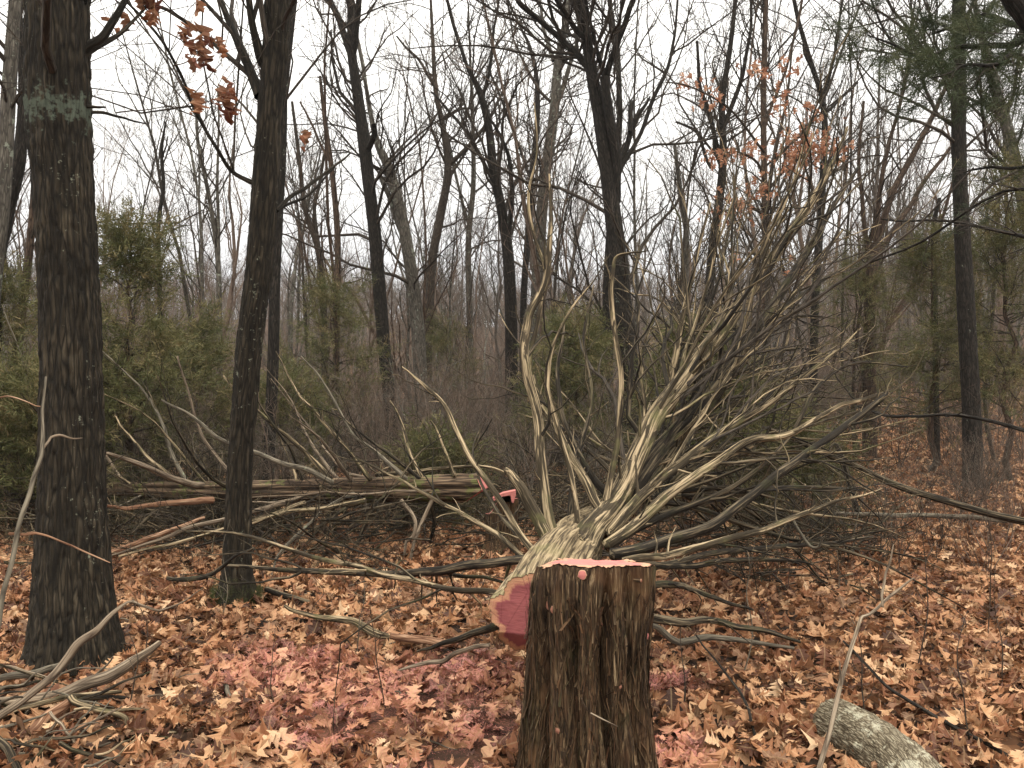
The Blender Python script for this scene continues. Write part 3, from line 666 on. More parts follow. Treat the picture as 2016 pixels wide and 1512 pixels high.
GR = [(-1.35, 1.5, 0.10, 0.10, 0.9), (-1.95, 1.1, -0.12, 0.16, 0.7), (-0.85, 1.3, 0.05, 0.05, 0.5), (-2.5, 1.2, 0.0, 0.12, 0.9), (-1.08, 1.0, 0.05, 0.32, 0.9), (-0.35, 0.9, 0.0, 0.1, 0.9), (0.5, 1.2, 0.0, 0.0, 0.9), (1.4, 1.0, 0.1, 0.0, 0.9), (2.3, 1.2, 0.0, 0.0, 0.9), (-1.62, 0.6, 0.1, 0.2, 0.95)]
stump_z = float(ground_z(SX, SD)); TOPZ = CAMZ - (1117 - 756) / F * SD
H = TOPZ - stump_z
stump = thing('tree_stump', 'chest-high shaggy cedar stump with a fresh pink cut top and small pink knots', 'stump', (SX, SD, stump_z))
NS, NH = 520, 230
th = np.arange(NS) / NS * 2 * np.pi - np.pi; hv = np.linspace(0, 1, NH)
TH, HV = np.meshgrid(th, hv); S = (1 - HV) * H        # S from the cut downwards
flare = 0.03 * sstep(0.55, 1.0, S) * (0.7 + 0.5 * np.cos(TH * 3 + 1))
RR = cedar_profile(TH, S, SR, GR, flare, seed=2.0, gw=0.11, gd=0.28)
LW = np.interp(S, [0, .04, .11, .24, .37, .5, 1], [.145, .160, .170, .178, .182, .190, .25]) / SR; RW = np.interp(S, [0, .11, .24, .37, .5, 1], [.154, .147, .144, .152, .166, .22]) / SR
RR = RR * (RW + (LW - RW) * (1 - np.cos(TH)) / 2) * 0.98
RR = RR * (1 - 0.04 * sstep(0.05, 0.3, S) * (1 - sstep(0.3, 0.6, S)))
jag = 0.010 * (fbm(np.cos(th) * 16, np.sin(th) * 16, 0 * th, 4) - 0.5) + 0.014 * (fbm(np.cos(th) * 3, np.sin(th) * 3, 0 * th + 8, 2) - 0.5)
def cutz(x, y):     # plane of the saw cut: the rim nearest the camera stands a little higher
    chip = -0.014 * sstep(0.085, 0.14, -x) 
    return H + 0.010 - 0.150 * y + chip - 0.02 * x
X = RR * np.cos(TH); Y = RR * np.sin(TH)
Z = HV * (cutz(X, Y) + jag[None, :] * HV ** 20)
bc = np.stack([X, Y, S], -1)
i = np.arange(NH - 1)[:, None]; j = np.arange(NS)[None, :]; j2 = (j + 1) % NS
Qs = np.stack([i * NS + j, i * NS + j2, (i + 1) * NS + j2, (i + 1) * NS + j], -1).reshape(-1, 4)
link('bark', mesh_from('bark', np.stack([X, Y, Z], -1).reshape(-1, 3), Qs, attrs={'bc': bc.reshape(-1, 3)}), M['cedar'], stump)
# cut face
NR = 22; rr = np.linspace(0, 1, NR)[:, None]
rimr = (RR[-1] - 0.004)[None, :]
x = rr * rimr * np.cos(th); y = rr * rimr * np.sin(th)
z = cutz(x, y) + 0.003 + 0.0018 * (fbm(x * 20, y * 160, 0 * x, 2) - 0.5) + jag[None, :] * rr ** 8
rim = 1 - (1 - rr) * (rimr / 0.15) * 1.0 
i = np.arange(NR - 1)[:, None]
Qc = np.stack([i * NS + j, i * NS + j2, (i + 1) * NS + j2, (i + 1) * NS + j], -1).reshape(-1, 4)
link('cut_face', mesh_from('cut_face', np.stack([x, y, z], -1).reshape(-1, 3), Qc, attrs={'bc': np.stack([x, y, 0 * x], -1).reshape(-1, 3), 'rim': np.clip(rim, 0, 1).ravel()}), M['cut'], stump)

def _knotcut():
    m = M['cut'].copy(); m.name = 'weathered knot wood'
    for nd in m.node_tree.nodes:
        if nd.type == 'VALTORGB':
            for k_, c_ in enumerate([(0.20, 0.085, 0.055), (0.24, 0.11, 0.07), (0.20, 0.08, 0.05), (0.25, 0.15, 0.085), (0.20, 0.12, 0.07), (0.10, 0.06, 0.03)]): nd.color_ramp.elements[k_].color = c_ + (1,)
        if nd.type == 'MIX_RGB' and abs(nd.inputs[2].default_value[0] - 0.55) < .01: nd.inputs[2].default_value = (0.36, 0.20, 0.13, 1)
    return m
M['knotcut'] = _knotcut()
def knot(name, parent, p, nrm, r, l, label=None, lab_pink=False):
    n = Vector(nrm).normalized(); q = n.to_track_quat('Z', 'Y').to_matrix()
    V = []; bcs = []; rimv = []; k = 18
    jr = [r * (0.85 + 0.3 * random.random()) for _ in range(k)]
    for (f, zz) in ((1.35, -0.02), (1.12, l * 0.7), (1.0, l)):
        for a in range(k):
            t_ = a / k * 2 * math.pi; v = Vector((jr[a] * f * math.cos(t_), jr[a] * f * 1.15 * math.sin(t_), zz)); V.append(Vector(p) + q @ v); bcs.append(v[:]); rimv.append(0.99)
    for a in range(k):
        t_ = a / k * 2 * math.pi; v = Vector((jr[a] * 0.75 * math.cos(t_), jr[a] * 0.86 * math.sin(t_), l + 0.002)); V.append(Vector(p) + q @ v); bcs.append(v[:]); rimv.append(0.75)
    V.append(Vector(p) + q @ Vector((0, 0, l + 0.002))); bcs.append((0, 0, l)); rimv.append(0.2)
    quads = [(i_ * k + a, i_ * k + (a + 1) % k, (i_ + 1) * k + (a + 1) % k, (i_ + 1) * k + a) for i_ in range(3) for a in range(k)]
    tris = [(3 * k + a, 3 * k + (a + 1) % k, 4 * k) for a in range(k)]
    at_ = {'bc': np.array(bcs)[:3 * k], 'rim': np.array(rimv)[:3 * k]}; Va = np.array(V)
    fa_ = {'bc': np.array(bcs)[2 * k:], 'rim': np.array(rimv)[2 * k:]}
    o = link(name, mesh_from(name, Va[:3 * k], quads[:2 * k], None, at_), M['cedar'], parent)
    link('cut_face', mesh_from('cut_face', Va[2 * k:], np.array(quads[2 * k:]) - 2 * k, np.array(tris) - 2 * k, fa_), M['cut'] if lab_pink else M['knotcut'], o)
    if label: o['label'] = label
    return o
random.seed(4)
for (px, py, r, lab) in [(1068, 1192, .010, 'tan sawn branch knot high on the side'), (1088, 1197, .008, 'small dark red knot'), (1135, 1131, .011, 'pink knot just under the rim'), (1183, 1243, .007, 'pink knot above a dark crack'),
                         (1271, 1252, .007, 'narrow pink knot on the far edge'), (1218, 1355, .005, None), (1250, 1425, .006, None), (1098, 1430, .007, None), (1253, 1142, .004, None)]:
    xx = (px - 1166) / F * (SD - 0.12); tt = math.asin(max(-.97, min(.97, xx / 0.148)))
    dpt = SD - 0.14 * math.cos(tt); zz = CAMZ - (py - 756) / F * dpt - stump_z
    nr = (math.sin(tt), -math.cos(tt), 0.05)
    ti = int(((math.atan2(-math.cos(tt), math.sin(tt)) + math.pi) / (2 * math.pi)) * NS) % NS
    hi = int(np.clip(zz / H, 0, 1) * (NH - 1)); rad = RR[hi, ti]
    knot('knot', stump, (rad * math.sin(tt) * 0.985, -rad * math.cos(tt) * 0.985, zz), nr, r, 0.006, lab, px in (1135, 1271))
# loose bark fibres
def fibres(n, NSf, RRf, Hf, seed, lo=0.05, wmax=0.0035):
    r = np.random.RandomState(seed); V = []; Qf = []; B = []
    for k in range(n):
        a = r.rand() * 2 * np.pi - np.pi; L = 0.04 + 0.18 * r.rand() ** 2; z0 = lo + (Hf - L - 0.03 - lo) * r.rand(); w = 0.0008 + wmax * r.rand() ** 2
        m = 6; lift = 0.001 + 0.016 * r.rand() ** 3; dr = r.randn() * 0.10; b0 = len(V); end = r.rand() < 0.5
        for q in range(m):
            u = q / (m - 1); zz = z0 + L * u; aa = a + dr * u
            ti = int((aa + np.pi) / (2 * np.pi) * NSf) % NSf; hi = int(np.clip(zz / Hf, 0, 1) * (RRf.shape[0] - 1))
            rad = RRf[hi, ti] + 0.0015 + lift * ((u ** 2) if end else ((1 - u) ** 2))
            for sg in (-1, 1):
                ab = aa + sg * w / 0.15; V.append((rad * math.cos(ab), rad * math.sin(ab), zz)); B.append((k * 0.37 + sg * w, 0.1 * k, zz))
            if q: Qf.append((b0 + 2 * q - 2, b0 + 2 * q - 1, b0 + 2 * q + 1, b0 + 2 * q))
    return mesh_from('bark_fibres', np.array(V), np.array(Qf), attrs={'bc': np.array(B)})
link('bark_fibres', fibres(3200, NS, RR, H, 5), M['cedar'], stump, 'stuff')
b = Bag(); sp_, sr_ = trace([(1163, 1404, 4), (1190, 1418, 3.4), (1216, 1430, 1.5)], 1.985, 1.95); o3 = np.array([SX, SD, stump_z]); b.add((sp_ - o3)[None], sr_[None], 5)
o = link('splinter', b.mesh('splinter'), M['stick'], stump); o['label'] = 'pale splinter sticking out of the bark'

# ------------------------------------------------------------------ cedar limbs, shared
def cedar_limb_mesh(P, R, n, sides, amp=0.10):
    """twisted, fluted cedar limb"""
    P, R = resample(P, R, n - 2)
    if len(P) > 12:
        f = np.linspace(0, len(P) / 4.0, len(P)); o9 = rs.rand() * 99; ln = np.linalg.norm(P[-1] - P[0])
        P = P.copy()
        for a_ in range(3): P[2:, a_] += 0.007 * min(1.5, ln) * (vnoise(f + o9, 0 * f + a_ * 5, 0 * f) - 0.5)[2:]
    t0 = P[0] - P[1]; t0 /= np.linalg.norm(t0) + 1e-9; t1 = P[-1] - P[-2]; t1 /= np.linalg.norm(t1) + 1e-9
    P = np.vstack([P[0] + t0 * R[0] * 0.5, P, P[-1] + t1 * R[-1] * 0.5]); R = np.concatenate([[R[0] * 0.05], R, [R[-1] * 0.05]])
    V, Qd, bc = tube_arrays(P[None], R[None], sides)
    s = bc.reshape(n, sides, 3)[:, :, 2]; TH = np.broadcast_to(np.arange(sides) / sides * 2 * np.pi, s.shape)
    tw = TH + s * 1.4 + rs.rand() * 6
    dr = R[:, None] * amp * (1.6 * (fbm(np.cos(tw) * 1.8 + 5, np.sin(tw) * 1.8, s * 1.6, 3) - 0.5) * 2 + 0.5 * np.cos(tw * 3))
    V = V.reshape(n, sides, 3); d = V - P[:, None, :]; d /= np.linalg.norm(d, axis=2, keepdims=True) + 1e-9
    return (V + d * dr[..., None]).reshape(-1, 3), Qd, bc

def limb_part(parent, org, pts, d0, d1, mat, name='limb', kink=0.05, label=None):
    P, R = trace(pts, d0, d1, kink=kink, wk=0.86)
    wmax = max(p[2] for p in pts)
    n, sd = (60, 20) if wmax > 24 else ((40, 12) if wmax > 10 else (28, 7))
    V, Qd, bc = cedar_limb_mesh(P, R, n, sd)
    o = link(name, mesh_from(name, V - org, Qd, attrs={'bc': bc}), M[mat], parent)
    if label: o['label'] = label
    return resample(P, R, 12)

def offshoots(parent, org, lims, seed, mat, dens=(2.6, 3.0, 2.5), tmin=0.25, up=0.05, lf=(0.18, 0.45), name='twigs', rmin=0.0014, lmax=1.3):
    global rs
    rs = np.random.RandomState(seed)
    TP = np.stack([m[0] for m in lims]); TR = np.stack([m[1] for m in lims])
    a, ar = grow(TP, TR, dens=dens[0], tmin=tmin, ang=(20, 55), lf=lf, lmax=lmax, n=9, wig=0.22, up=up, rmin=rmin * 1.5, rr=0.5)
    b_, br = grow(a, ar, dens=dens[1], tmin=0.15, ang=(25, 65), lf=(0.25, 0.55), lmax=0.6, n=6, wig=0.25, up=up, rmin=rmin)
    c, cr_ = grow(b_, br, dens=dens[2], tmin=0.2, ang=(30, 70), lf=(0.3, 0.6), lmax=0.25, n=4, wig=0.25, up=up, rmin=rmin * 0.8)
    bag = Bag()
    for A in (a, b_, c):       # keep them out of the ground
        g = ground_z(A[..., 0], A[..., 1]) + 0.01; A[..., 2] = np.maximum(A[..., 2], g)
    bag.add(a - org, ar, 5); bag.add(b_ - org, br, 4); bag.add(c - org, cr_, 3)
    link(name, bag.mesh(name), M[mat], parent, 'stuff')

# ------------------------------------------------------------------ the big fallen cedar behind the stump
rs = np.random.RandomState(77)
butt = W(1049, 1222, 2.52)
fc = thing('fallen_cedar', 'big felled cedar fanning its bare limbs upward behind the stump, raw red butt', 'fallen tree', (butt[0], butt[1], float(ground_z(butt[0], butt[1]))))
org = np.array(fc.location)
P, R = trace([(1049, 1222, 186), (1070, 1168, 162), (1098, 1120, 142), (1128, 1082, 118), (1150, 1050, 84), (1178, 1020, 50), (1184, 1012, 6)], 2.52, 4.2)
n, sd = 110, 300
P, R = resample(P, R, n); V, Qd, bc = tube_arrays(P[None], R[None], sd)
bb = bc.reshape(n, sd, 3); bb[..., 0] -= bb[0, :, 0].mean(); s = bb[:, :, 2]; THf = np.broadcast_to(np.arange(sd) / sd * 2 * np.pi, s.shape)
prof = cedar_profile(THf, s, 0.12, [(0.6, 1.3, 0, -1, 3), (2.0, 1.0, .1, -1, 3), (3.3, 1.3, 0, -1, 3), (4.4, 1.1, .1, -1, 3), (5.4, 1.3, 0, -1, 3)], seed=7.0, gw=0.20, gd=0.15, fk=0.6)
V = V.reshape(n, sd, 3); d = V - P[:, None, :]; d /= np.linalg.norm(d, axis=2, keepdims=True)
V = P[:, None, :] + d * (R[:, None] / 0.12 * prof)[..., None]
# shape of the cut: the face looks at the camera and to its left, the felling notch slopes back below
ax = P[3] - P[0]; ax /= np.linalg.norm(ax)
fn = np.array([-0.42, -1.0, 0.10]); fn /= np.linalg.norm(fn)
def face_shift(Pt):      # distance to slide along the axis so that a point lies on the face
    rel = Pt - P[0]; dist = rel @ fn; t_ = -dist / (ax @ fn)
    low = np.clip(-0.045 - rel[..., 2], 0, 1); return t_ + low * 1.1
ring0 = V[0]; sh = face_shift(ring0)
fade = np.clip(1 - s[:, :1] / 0.30, 0, 1)
V = V + ax[None, None, :] * (sh[None, :, None] * fade[..., None])
link('trunk', mesh_from('trunk', V.reshape(-1, 3) - org, Qd, attrs={'bc': bc}), M['cedarpale'], fc)
NR = 24; rr = np.linspace(0, 1, NR)[:, None, None]
base = P[0] + (ring0 - P[0])[None] * rr * 0.985
sh2 = face_shift(base); Vf = base + ax * sh2[..., None]
Vf += 0.006 * (fbm(base[..., 0] * 25, base[..., 2] * 25, base[..., 1] * 9, 3) - 0.5)[..., None] * fn + fn * 0.002
rd = np.linalg.norm(ring0 - P[0], axis=1)[None, :]
rimv = 1 - (1 - rr[..., 0]) * rd / 0.14
i = np.arange(NR - 1)[:, None]; j = np.arange(sd)[None, :]; j2 = (j + 1) % sd
Qc = np.stack([i * sd + j, i * sd + j2, (i + 1) * sd + j2, (i + 1) * sd + j], -1).reshape(-1, 4)
def darkcut():
    m = M['cut'].copy(); m.name = 'wine red cedar heartwood'
    for nd in m.node_tree.nodes:
        if nd.type == 'VALTORGB':
            el = nd.color_ramp.elements
            for k, c in enumerate([(0.20, 0.055, 0.055), (0.24, 0.072, 0.068), (0.18, 0.048, 0.050), (0.40, 0.20, 0.11), (0.40, 0.23, 0.12), (0.22, 0.12, 0.06)]): el[k].color = c + (1,)
        if nd.type == 'MIX_RGB' and abs(nd.inputs[2].default_value[0] - 0.55) < .01: nd.inputs[2].default_value = (0.30, 0.085, 0.09, 1)
        if nd.type == 'MIX_RGB' and abs(nd.inputs[2].default_value[0] - 0.33) < .01: nd.inputs[2].default_value = (0.13, 0.02, 0.035, 1)
    return m
M['cutdark'] = darkcut()
o = link('cut_face', mesh_from('cut_face', Vf.reshape(-1, 3) - org, Qc, attrs={'bc': (base - P[0]).reshape(-1, 3), 'rim': np.clip(rimv, 0, 1).ravel()}), M['cutdark'], fc)
o['label'] = 'wine red butt end with pale rim and felling notch'

FC = [ # pts, d0, d1, mat, label
 ([(1138, 1085, 80), (1165, 1050, 66), (1215, 985, 56), (1250, 900, 47), (1285, 830, 45), (1335, 765, 44), (1390, 690, 40), (1450, 610, 34), (1530, 500, 27), (1590, 410, 20), (1640, 320, 12), (1668, 250, 5)], 3.4, 6.2, 'dead', 'thickest limb, streaked tan where the bark has peeled'),
 ([(1190, 1060, 34), (1240, 980, 34), (1300, 890, 32), (1380, 790, 28), (1470, 670, 24), (1540, 570, 20), (1620, 440, 14), (1690, 330, 6)], 3.6, 6.5, 'deaddark', 'dark limb running beside the thickest one'),
 ([(1092, 1090, 34), (1078, 1000, 28), (1066, 900, 24), (1052, 790, 22), (1032, 705, 23), (1040, 630, 21), (1068, 570, 18), (1080, 500, 14), (1086, 430, 9), (1080, 340, 5)], 3.4, 4.5, 'dead', 'tall pale sinuous limb'),
 ([(1044, 790, 13), (1046, 700, 12), (1062, 620, 11), (1075, 540, 10), (1050, 450, 8), (1042, 380, 6), (1056, 300, 4), (1052, 200, 3)], 4.1, 5.0, 'dead', None),
 ([(1195, 1030, 24), (1155, 955, 22), (1112, 880, 20), (1068, 800, 17), (1050, 740, 11)], 3.6, 4.3, 'dead', None),
 ([(1082, 1072, 32), (1060, 1020, 30), (1030, 968, 25), (1002, 930, 16), (996, 922, 6)], 3.4, 3.6, 'dead', 'short snapped stub with bare pale wood'),
 ([(1062, 1100, 18), (1000, 1015, 16), (960, 950, 14), (915, 890, 13), (880, 810, 11), (840, 765, 9), (815, 742, 6), (790, 720, 3)], 3.3, 4.2, 'dead', None),
 ([(1040, 1108, 14), (985, 1055, 12), (905, 1012, 10), (830, 965, 8), (760, 932, 6), (700, 900, 3)], 3.2, 4.4, 'dead', None),
 ([(1050, 1100, 20), (985, 1104, 21), (900, 1118, 21), (820, 1128, 19), (700, 1128, 15), (560, 1122, 11), (440, 1116, 6)], 3.1, 4.9, 'deaddark', 'mossy low limb running level over the leaves'),
 ([(1010, 1175, 18), (950, 1166, 15), (880, 1160, 14), (800, 1140, 13), (720, 1122, 12), (640, 1102, 11), (560, 1075, 9), (470, 1050, 7), (372, 1046, 4)], 2.7, 4.4, 'dead', None),
 ([(1010, 1215, 22), (960, 1238, 18), (900, 1258, 14), (850, 1272, 9), (820, 1285, 4)], 2.7, 3.1, 'deaddark', None),
 ([(1172, 1070, 20), (1192, 985, 18), (1212, 900, 14), (1222, 820, 13), (1220, 720, 13), (1208, 640, 12), (1202, 560, 11), (1212, 510, 8), (1240, 498, 5), (1275, 496, 2)], 3.6, 4.3, 'dead', 'slender yellow-pale limb hooked at its tip'),
 ([(1140, 1070, 14), (1132, 990, 13), (1118, 900, 12), (1090, 820, 11), (1078, 750, 9), (1090, 680, 8), (1120, 610, 6), (1165, 560, 4), (1200, 500, 2)], 3.5, 4.4, 'dead', None),
 ([(1205, 990, 20), (1165, 935, 16), (1125, 870, 13), (1104, 800, 11), (1098, 720, 9), (1110, 640, 5)], 3.8, 4.6, 'deaddark', None),
 ([(1200, 1050, 30), (1265, 975, 26), (1330, 920, 23), (1420, 850, 20), (1510, 795, 15), (1600, 725, 9), (1650, 690, 6), (1694, 645, 3)], 3.5, 4.9, 'dead', None),
 ([(1195, 1075, 28), (1290, 1000, 25), (1390, 925, 21), (1470, 872, 18), (1560, 850, 14), (1650, 800, 11), (1700, 785, 10), (1742, 770, 5)], 3.4, 4.6, 'dead', None),
 ([(1205, 1092, 28), (1310, 1065, 26), (1400, 1035, 24), (1490, 965, 21), (1590, 890, 18), (1680, 830, 16), (1735, 785, 13), (1748, 765, 5)], 3.3, 4.2, 'deaddark', 'long dark limb with a bleached lichened end'),
 ([(1230, 1104, 20), (1330, 1087, 18), (1440, 1062, 17), (1560, 1022, 13), (1650, 988, 8), (1740, 962, 3)], 3.1, 3.9, 'dead', None),
 ([(1222, 1020, 26), (1300, 930, 23), (1370, 835, 21), (1440, 740, 18), (1510, 645, 14), (1590, 545, 10), (1660, 450, 5)], 3.9, 6.4, 'dead', None),
 ([(1270, 880, 20), (1310, 780, 17), (1335, 680, 14), (1350, 600, 11), (1372, 510, 8), (1400, 400, 4)], 4.4, 5.6, 'dead', None),
 ([(1285, 850, 16), (1345, 700, 13), (1400, 590, 10), (1430, 480, 7), (1445, 380, 4)], 4.6, 6.0, 'deaddark', None),
 ([(1205, 1070, 18), (1320, 1012, 16), (1450, 955, 13), (1545, 870, 10), (1610, 760, 8), (1680, 715, 6), (1785, 722, 3)], 3.7, 4.8, 'deaddark', None),
 ([(1470, 670, 14), (1550, 600, 10), (1640, 540, 7), (1720, 500, 3)], 5.2, 6.2, 'deaddark', None),
 ([(1120, 1060, 16), (1125, 960, 14), (1150, 860, 12), (1165, 760, 9), (1150, 660, 7), (1170, 560, 4)], 3.8, 4.9, 'deaddark', None),
 ([(1250, 1205, 24), (1330, 1226, 21), (1400, 1222, 16), (1480, 1238, 13), (1575, 1264, 6)], 2.95, 3.4, 'deaddark', None),
 ([(1230, 1180, 18), (1300, 1150, 16), (1380, 1170, 12), (1480, 1200, 6)], 3.1, 3.9, 'deaddark', None),
 ([(1240, 1130, 16), (1400, 1090, 14), (1560, 1075, 11), (1720, 1060, 6)], 3.5, 5.0, 'deaddark', None),
 ([(1220, 1110, 18), (1350, 1115, 15), (1470, 1100, 11), (1600, 1110, 5)], 3.4, 4.6, 'deaddark', None),
 ([(1225, 1040, 18), (1400, 985, 15), (1550, 960, 11), (1700, 965, 6)], 4.0, 5.6, 'deaddark', None),
 ([(1215, 1000, 16), (1260, 900, 13), (1270, 800, 10), (1260, 700, 7), (1300, 600, 4)], 4.0, 5.2, 'dead', None),
 ([(1240, 960, 16), (1350, 850, 14), (1450, 790, 10), (1540, 690, 7), (1560, 600, 4)], 4.3, 5.9, 'dead', None),
 ([(1060, 1090, 12), (1010, 1040, 10), (975, 1000, 8), (930, 900, 5), (945, 840, 3)], 3.5, 4.6, 'deaddark', None),
]
lims = []
for pts, d0, d1, mt, lab in FC: lims.append(limb_part(fc, org, pts, d0, d1, mt, kink=0.012, label=lab))
offshoots(fc, org, [l for l in lims], 91, 'deaddark', dens=(1.9, 3.0, 3.2), rmin=0.0013, up=0.15)
def snags(parent, org, lims, seed, mat, dens=5.0, lf=(.03, .10), rmin=.0018):
    global rs
    rs = np.random.RandomState(seed)
    TP = np.stack([m[0] for m in lims]); TR = np.stack([m[1] for m in lims])
    a, ar = grow(TP, TR, dens=dens, tmin=.08, ang=(30, 75), lf=lf, lmax=.28, n=5, wig=.2, up=.05, rmin=rmin, rr=.45, rk=.04)
    b_, br = grow(a, ar, count=1, tmin=.3, ang=(30, 70), lf=(.3, .7), n=4, wig=.2, up=0, rmin=rmin * .8)
    bag = Bag(); bag.add(a - org, ar, 5); bag.add(b_ - org, br, 4); link('snags', bag.mesh('snags'), M[mat], parent, 'stuff')
snags(fc, org, lims, 94, 'dead')
def boughlets(parent, org, lims, seed, mats, count, tmin, lf, lmax, ang=(8, 30), up=.12):
    global rs
    for mi_, mt in enumerate(mats):
        rs = np.random.RandomState(seed + mi_)
        TP = np.stack([m[0] for m in lims]); TR = np.stack([m[1] for m in lims])
        a, ar = grow(TP, TR, count=count, tmin=tmin, tmax=.92, ang=ang, lf=lf, lmax=lmax, n=12, wig=.13, up=up, rr=.42, rk=.0065, rmin=.0028)
        b_, br = grow(a, ar, dens=2.6, tmin=.2, ang=(15, 45), lf=(.25, .55), lmax=.8, n=7, wig=.16, up=up, rmin=.0018)
        c, cr_ = grow(b_, br, dens=3.5, tmin=.2, ang=(20, 55), lf=(.3, .6), lmax=.3, n=4, wig=.2, up=up, rmin=.0014)
        bag = Bag()
        for A in (a, b_, c): A[..., 2] = np.maximum(A[..., 2], ground_z(A[..., 0], A[..., 1]) + .01)
        bag.add(a - org, ar, 6); bag.add(b_ - org, br, 4); bag.add(c - org, cr_, 3); link('boughlets', bag.mesh('boughlets'), M[mt], parent, 'stuff')
up_l = [lims[k] for k in (0, 1, 18, 19, 20, 30, 29, 4, 14)]
boughlets(fc, org, up_l, 401, ['deaddark', 'twig', 'dead'], 6, .22, (.30, .60), 2.0)
boughlets(fc, org, [lims[k] for k in (2, 11, 12, 13, 15, 16, 17, 21, 26, 27, 28, 23)], 411, ['deaddark'], 2, .2, (.25, .5), 1.3)
# random lesser limbs all round the stem, as on any old open-grown cedar
rs = np.random.RandomState(12)
lim2 = []
for k in range(46):
    q = rs.rand(); p0 = P[-1] + np.array([0.25 + 0.5 * q, 1.6 * q, 0.05]); sidep = 1 if rs.rand() < 0.78 else -1
    a = np.radians(rs.uniform(-12, 30)); L = rs.uniform(1.0, 2.6); az = np.radians(rs.uniform(5, 75)) * sidep
    dv = np.array([math.sin(az) * math.cos(a), math.cos(az) * math.cos(a), math.sin(a)])
    pts = [p0]; dcur = dv.copy()
    for i_ in range(7):
        dcur = dcur + rs.randn(3) * 0.14; dcur[2] -= 0.05; dcur /= np.linalg.norm(dcur); nx = pts[-1] + dcur * L / 7
        nx[2] = max(nx[2], float(ground_z(nx[0], nx[1])) + 0.03); pts.append(nx)
    r0 = rs.uniform(0.008, 0.022); PR = np.array(pts); RRR = np.linspace(r0, 0.003, 8)
    Pq, Rq = resample(PR, RRR, 12); V, Qd, bc = cedar_limb_mesh(Pq, Rq, 26, 8)
    link('limb', mesh_from('limb', V - org, Qd, attrs={'bc': bc}), M['deaddark' if rs.rand() < .6 else 'dead'], fc)
    lim2.append((Pq, Rq))
offshoots(fc, org, lim2, 92, 'deaddark', dens=(2.6, 3, 3.0), rmin=0.0014, name='twigs', tmin=0.1)

# ------------------------------------------------------------------ the second felled cedar and its stump
rs = np.random.RandomState(31)
b2 = W(950, 962, 6.7); f2 = thing('fallen_cedar', 'felled cedar trunk lying level across the wood, pink sawn end by the low stump', 'fallen tree', (b2[0], b2[1], float(ground_z(b2[0], b2[1]))))
org2 = np.array(f2.location)
P2, R2 = trace([(950, 962, 64), (850, 962, 60), (700, 965, 54), (500, 968, 46), (300, 965, 36), (150, 962, 24), (-40, 955, 12)], 6.7, 7.8)
n, sd = 160, 72
P2, R2 = resample(P2, R2 * 0.88, n); V, Qd, bc = tube_arrays(P2[None], R2[None], sd)
bb = bc.reshape(n, sd, 3); s = bb[..., 2]; THf = np.broadcast_to(np.arange(sd) / sd * 2 * np.pi, s.shape)
prof = cedar_profile(THf, s, 0.12, [(0.9, 1.3, 0.1, -1, 9), (2.2, 1.0, .1, -1, 9), (3.6, 1.5, 0, -1, 9), (4.9, 1.2, .1, -1, 9)], seed=17.0, gw=0.2, gd=0.22)
V = V.reshape(n, sd, 3); d = V - P2[:, None, :]; d /= np.linalg.norm(d, axis=2, keepdims=True)
V = P2[:, None, :] + d * (R2[:, None] / 0.12 * prof)[..., None]
axx = P2[2] - P2[0]; axx /= np.linalg.norm(axx)
relz = V[0, :, 2] - P2[0, 2]; sl = np.where(relz < 0, -relz * 1.6, relz * 0.45)
fd = np.clip(1 - s[:, :1] / 0.25, 0, 1)
V = V + axx[None, None] * ((sl - 0.02)[None, :, None] * fd[..., None])
link('trunk', mesh_from('trunk', V.reshape(-1, 3) - org2, Qd, attrs={'bc': bc}), bark('cedar log bark', (0.018, 0.012, 0.008), (0.12, 0.078, 0.048), (0.42, 0.30, 0.19), (0.10, 0.105, 0.035), 0.56, ridge=40, stretch=0.05), f2)
ring = V[0]; NR = 10; rr = np.linspace(0, 1, NR)[:, None, None]
flat0 = P2[0] + (ring - (axx * (sl - 0.02)[:, None]) - P2[0])[None] * rr * 0.98
rz = flat0[..., 2] - P2[0, 2]; Vf = flat0 + axx * (np.where(rz < 0, -rz * 1.6, rz * 0.45) - 0.024)[..., None]
i = np.arange(NR - 1)[:, None]; j = np.arange(sd)[None, :]; j2 = (j + 1) % sd
Qc = np.stack([i * sd + j, i * sd + j2, (i + 1) * sd + j2, (i + 1) * sd + j], -1).reshape(-1, 4)
rv = np.broadcast_to(rr[..., 0], (NR, sd)) * 0.9
link('cut_face', mesh_from('cut_face', Vf.reshape(-1, 3) - org2, Qc, attrs={'bc': (flat0 - P2[0]).reshape(-1, 3), 'rim': rv.ravel()}), M['cut'], f2)

# splintered pink wedge left by the felling cut
def wedge(parent, pts, depth, org_, z0=0.0):
    V = []; n_ = len(pts)
    for yy in (0, depth):
        for (px, py) in pts:
            w_ = W(px, py, 6.62); w_[1] += yy; V.append(w_ - org_)
    q = [(k, (k + 1) % n_, n_ + (k + 1) % n_, n_ + k) for k in range(n_)]
    t_ = [(0, k + 1, k) for k in range(1, n_ - 1)] + [(n_, n_ + k, n_ + k + 1) for k in range(1, n_ - 1)]
    Va = np.array(V); me = mesh_from('wood_wedge', Va, q, t_, {'bc': Va * 1.0, 'rim': np.full(len(Va), 0.4)}, smooth=False)
    return link('wood_wedge', me, M['cut'], parent)
S2 = W(988, 1095, 6.75); s2z = float(ground_z(S2[0], S2[1]))
st2 = thing('tree_stump', 'low shaggy cedar stump behind the near one, splintered pink top beside the sawn log', 'stump', (S2[0], S2[1], s2z))
H2 = CAMZ - (985 - 756) / F * 6.75 - s2z; NS2, NH2 = 120, 60
th = np.arange(NS2) / NS2 * 2 * np.pi - np.pi; TH, HV = np.meshgrid(th, np.linspace(0, 1, NH2)); S = (1 - HV) * H2
